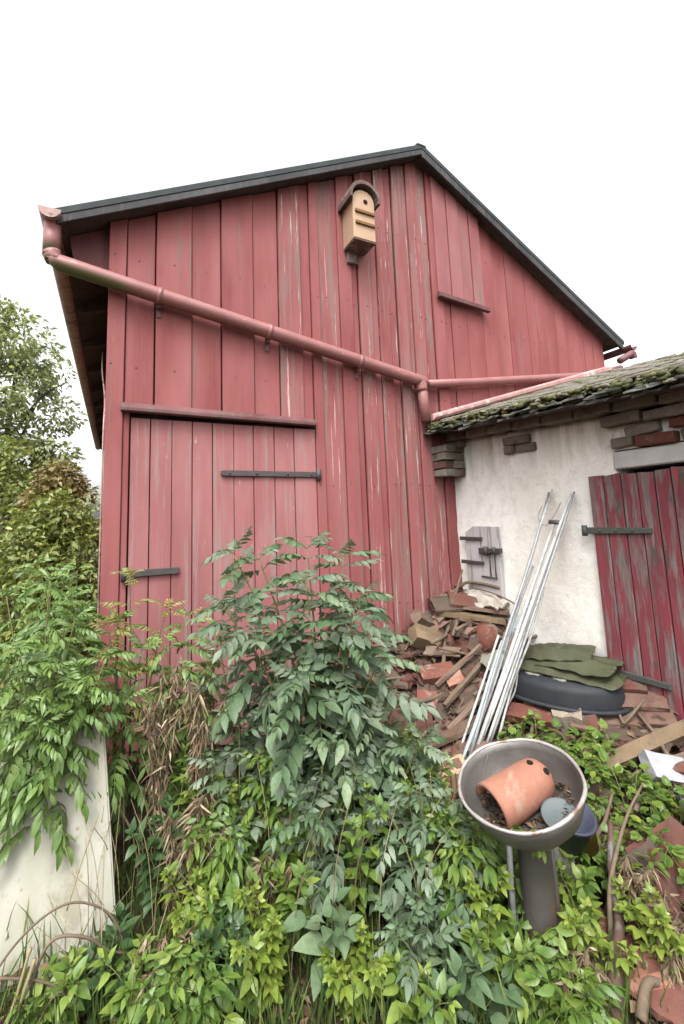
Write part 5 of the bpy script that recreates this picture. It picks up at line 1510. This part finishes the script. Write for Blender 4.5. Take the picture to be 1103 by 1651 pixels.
# dry brown hanging stalks
def dry_stalk(label, base, h, sd_, lean, dens=34):
    r_ = random.Random(sd_)
    z0 = ground_h(*base)
    root = empty('dry_stalk', (base[0], base[1], z0), label, 'dry stalk')
    B = Vector((base[0], base[1], z0))
    for q in range(6):
        st = arc(lean[0] + r_.uniform(-.1, .1), lean[1] + r_.uniform(-.08, .08), h * r_.uniform(.8, 1.05), .4)
        pts = curve_pts([B + Vector(p) for p in st], 5)
        m = len(pts)
        tube('stem', pts, [.004 * (1 - .6 * i / (m - 1)) for i in range(m)], M['twig'], root, 5)
        bm = bmesh.new()
        for k in range(dens * 2):
            f = (.2 + .8 * k / (dens * 2)) * (m - 1); i = min(m - 2, int(f))
            p = pts[i].lerp(pts[i + 1], f - i)
            a = r_.uniform(0, 6.28)
            d = Vector((math.cos(a) * .6, math.sin(a) * .6, r_.uniform(-1.2, .1)))
            blade(bm, Matrix.Translation(p) @ aim(d, r_.uniform(-1, 1)), r_.uniform(.025, .075), r_.uniform(.005, .011), .5, r_.uniform(.2, 1.1))
        me = bm_mesh_raw(bm, 'dry_leaves', True)
        tag(link('dry_leaves', me, M['dry'], root), kind='stuff')
dry_stalk('dry brown stalk clump hanging in front of the barn door on the left', (.20, 2.30), 1.02, 71, (.02, -.06), 46)
dry_stalk('dry brown stalk clump right of the hanging one, under the elder', (.36, 2.22), .88, 72, (.04, -.10), 42)
dry_stalk('low dry brown clump beside the lime weed near the panel', (.30, 2.02), .46, 73, (.05, -.08), 40)
dry_stalk('low dead brown clump in the centre under the feathery weed', (.56, 2.00), .42, 74, (.06, -.05), 44)
dry_stalk('dead brown clump under the foreground elder sprouts', (.78, 1.92), .40, 75, (.0, -.06), 44)
dry_stalk('dead stalk clump at the bottom edge below the white panel', (.12, 1.80), .22, 76, (.10, -.06), 40)
dry_stalk('dead stalk clump in the weeds at the right side of the basin', (1.72, 1.56), .38, 77, (.06, -.04), 34)

dry_stalk('dry brown tangle in the bottom right corner before the rusty tiles', (1.66, 1.02), .26, 78, (.08, .0), 50)
dry_stalk('dry brown tangle between the grey slab and the right corner', (1.78, 1.22), .30, 79, (.05, -.03), 50)
dry_stalk('dead brown clump low in front of the pedestal', (1.36, 1.14), .16, 80, (.04, -.02), 40)
dry_stalk('dead brown stems in the gap right of the white panel', (.24, 2.02), .52, 91, (.06, -.05), 50)
dry_stalk('dead brown leaves in the middle of the foreground', (.52, 1.84), .34, 92, (.06, -.05), 50)
# grasses: green tuft cover and arching straws over the panel
bm = bmesh.new()
for k in range(5000):
    x = rnd.uniform(-.55, 1.9); y = rnd.uniform(.95, 2.5)
    if k > 3600: x = rnd.uniform(-.45, 1.3); y = 1.78 - .32 * max(0, x) + rnd.uniform(-.3, .25)
    if y < 1.0 + max(0, (x - 1.0)) * -.1: continue
    h = rnd.uniform(.05, .24) * (.55 if k > 3600 else 1.0)
    a = rnd.uniform(0, 6.28)
    zz = max(ground_h(x, y), heap_h(x, y) - .03)
    if x > 1.55 and rnd.random() < .7: continue
    d = Vector((math.cos(a) * .4, math.sin(a) * .4, 1))
    blade(bm, Matrix.Translation((x, y, zz)) @ aim(d, rnd.uniform(-1, 1), Vector((math.cos(a), math.sin(a), .01))), h, rnd.uniform(.004, .009), .3, rnd.uniform(.1, .7), ((0, .8), (.5, 1.0), (.8, .6), (1, 0)))
tag(link('grass', bm_mesh_raw(bm, 'grass'), M['grass']), 'thin green grass between the weeds', 'grass', kind='stuff')
bm = bmesh.new()
rs = random.Random(77)
for k in range(150):
    x = rs.uniform(-.1, 1.35); y = rs.uniform(1.45, 2.35)
    if y < 1.75 - .3 * x: continue
    h = rs.uniform(.25, .65); a = rs.uniform(0, 6.28); l_ = rs.uniform(.05, .22)
    p0 = Vector((x, y, ground_h(x, y)))
    pp = curve_pts([p0, p0 + Vector((math.cos(a) * l_ * .3, math.sin(a) * l_ * .3, h * .6)), p0 + Vector((math.cos(a) * l_, math.sin(a) * l_, h))], 4)
    tube_bm(bm, pp, [.0024 - .0014 * i / (len(pp) - 1) for i in range(len(pp))], 4, False)
tag(link('dry_stems', bm_mesh_raw(bm, 'dry_stems'), M['straw']), 'thin tan dry stems standing among the foreground weeds', 'dry stems', kind='stuff')
def straw(label, pts, r_):
    o = tube('dry_grass_stem', curve_pts(pts, 7), r_, M['straw'] if 'straw' in label else M['twig'], None, 5)
    tag(o, label, 'grass stem')
straw('grey dead stem arching highest over the white panel', [(-.42, 1.90, .02), (-.28, 1.90, .25), (-.13, 1.90, .335), (.0, 1.90, .27), (.06, 1.9, .14), (.02, 1.92, .02)], .004)
straw('grey dead stem making a lower arch on the white panel', [(-.30, 1.85, -.02), (-.22, 1.86, .14), (-.16, 1.86, .265), (-.06, 1.86, .24), (.02, 1.88, .15), (.10, 1.90, .10)], .005)
straw('straw yellow grass stem rising from the lower left corner', [(-.28, 1.82, .0), (-.24, 1.84, .12), (-.20, 1.85, .24)], .006)
straw('second straw yellow stem beside the first at the lower left corner', [(-.30, 1.83, .0), (-.25, 1.85, .14), (-.215, 1.86, .27)], .005)
straw('dark thin stem trailing down across the white panel', [(-.30, 1.86, .22), (-.18, 1.86, .16), (-.06, 1.86, .06), (.06, 1.86, .0)], .0045)
straw('thin straw stem standing tall in front of the white panel', [(-.12, 1.92, .30), (-.08, 1.95, .42), (-.03, 1.98, .55)], .0025)
straw('thin dark loop of stem at the foot of the white panel', [(-.20, 1.84, .02), (-.16, 1.84, .10), (-.12, 1.84, .12), (-.10, 1.84, .05), (-.14, 1.84, .0)], .003)

# ------------------------------------------------------------------ trees and bushes left of the barn
def cloud(name, mat, parent, clumps, n, size, seed, flat=.5):
    r_ = random.Random(seed)
    bm = bmesh.new()
    tot = sum(c[3] ** 2 for c in clumps)
    for (cx_, cy_, cz_, cr) in clumps:
        for k in range(int(n * cr ** 2 / tot)):
            v = Vector((r_.gauss(0, 1), r_.gauss(0, 1), r_.gauss(0, 1))).normalized()
            rr = cr * (r_.random() ** .45)
            p = Vector((cx_, cy_, cz_)) + Vector((v.x, v.y, v.z * .85)) * rr
            if noise.noise(p * 2.6 + Vector((seed, 0, 0))) < -.18: continue
            s = size * r_.uniform(.6, 1.35)
            d = (v * .6 + Vector((r_.uniform(-1, 1), r_.uniform(-1, 1), r_.uniform(-.9, .3)))).normalized()
            blade(bm, Matrix.Translation(p) @ aim(d, r_.uniform(-1.2, 1.2)), s, s * flat, .3, .3, ((0, .15), (.4, 1.0), (1, 0)))
    me = bm_mesh_raw(bm, name, True)
    o = link(name, me, mat, parent)
    tag(o, kind='stuff')
    return o

def tree(name, label, cat, base, limbs, clumps, mat, n, size, seed, r0=.09):
    root = empty(name, (*base, 0), label, cat)
    bm = bmesh.new()
    B = Vector((*base, 0))
    for i, lb in enumerate(limbs):
        pts = curve_pts([B + Vector(p) for p in lb], 4); m = len(pts)
        rr = r0 * (1 if i == 0 else .4)
        tube_bm(bm, pts, [rr * (1 - .75 * q / (m - 1)) for q in range(m)], 7)
    link('trunk', bm_mesh(bm, 'trunk', True), M['bark'], root)
    cloud('crown', mat, root, [(B.x + a, B.y + b, c, d) for a, b, c, d in clumps], n, size, seed)
tree('tree', 'tall pale tree with a thin crown against the sky left of the barn', 'tree', (-1.75, 9.2),
     [[(0, 0, 0), (.05, 0, 2.0), (.0, .1, 3.6), (.15, .1, 5.0)], [(0, 0, 2.6), (.3, .1, 3.6), (.6, .1, 4.6)], [(0, 0, 2.2), (-.5, .1, 3.4), (-1.0, 0, 4.6)], [(.0, .1, 3.2), (.5, -.1, 4.0), (.9, -.2, 4.3)]],
     [(0, 0, 5.0, .75), (-.6, .1, 4.7, .7), (.45, .1, 4.55, .55), (.1, -.2, 4.0, .65), (-.7, 0, 3.7, .7), (.75, .1, 3.75, .45), (.25, .1, 3.2, .6), (-.2, .2, 5.5, .45), (-1.3, 0, 4.2, .8), (.4, 0, 2.7, .6), (-.4, 0, 2.9, .8), (.75, -.2, 2.9, .45)], M['tree_leaf'], 17000, .10, 81)
tree('bush', 'olive bush under the pale tree beside the barn wall', 'bush', (-.95, 6.3), [[(0, 0, 0), (.05, 0, .8), (.1, 0, 1.6)], [(0, 0, .4), (-.3, 0, 1.2), (-.4, 0, 1.9)]],
     [(.0, 0, 2.1, .42), (-.35, .1, 2.45, .40), (.20, -.1, 1.7, .38), (-.30, -.2, 1.6, .5), (.1, -.1, 1.2, .45), (-.4, 0, .8, .55), (.2, 0, .6, .45)], M['bush_olive'], 9000, .075, 82, .04)
tree('bush', 'brown and ochre bush close to the barn corner', 'bush', (-.55, 5.6), [[(0, 0, 0), (.03, 0, .9), (.06, 0, 1.9)], [(0, 0, .6), (.15, 0, 1.4), (.2, 0, 2.0)]],
     [(.0, 0, 2.15, .26), (.14, -.05, 1.95, .24), (-.12, 0, 1.9, .26), (.10, -.1, 1.65, .22)], M['bush_brown'], 3600, .06, 83, .03)
tree('bush', 'dark green bush low behind the ash saplings', 'bush', (-.72, 4.5), [[(0, 0, 0), (.03, 0, .5), (.05, 0, 1.2)], [(0, 0, .3), (.15, 0, .8), (.2, 0, 1.2)]],
     [(.0, 0, 1.45, .32), (.25, -.1, 1.25, .26), (-.2, .1, 1.3, .35), (.18, -.1, .85, .35), (-.15, 0, .7, .45)], M['bush_olive'], 6500, .06, 84, .03)
tree('bush', 'far pale hedge behind the barn at the left', 'bush', (-1.2, 14.0), [[(0, 0, 0), (.0, 0, 1.0), (.1, 0, 2.0)]],
     [(.2, 0, 2.2, .9), (-1.0, 0, 2.6, 1.2), (.5, 0, 1.2, .9), (-.5, 0, 1.0, 1.2)], M['tree_leaf'], 6000, .13, 85, .06)
tree('bush', 'pale olive bush filling the gap between the saplings and the barn corner', 'bush', (-.42, 4.6), [[(0, 0, 0), (.03, 0, .6), (.05, 0, 1.5)], [(0, 0, .3), (.12, 0, 1.0), (.16, 0, 1.7)]],
     [(.0, 0, 1.75, .28), (.14, -.05, 1.5, .24), (-.18, .1, 1.6, .3), (.12, -.1, 1.15, .3), (-.12, 0, 1.2, .36), (.05, 0, .7, .4)], M['bush_olive'], 7000, .06, 86, .03)
for o in list(bpy.data.objects):
    if '_wl' in o: del o['_wl']
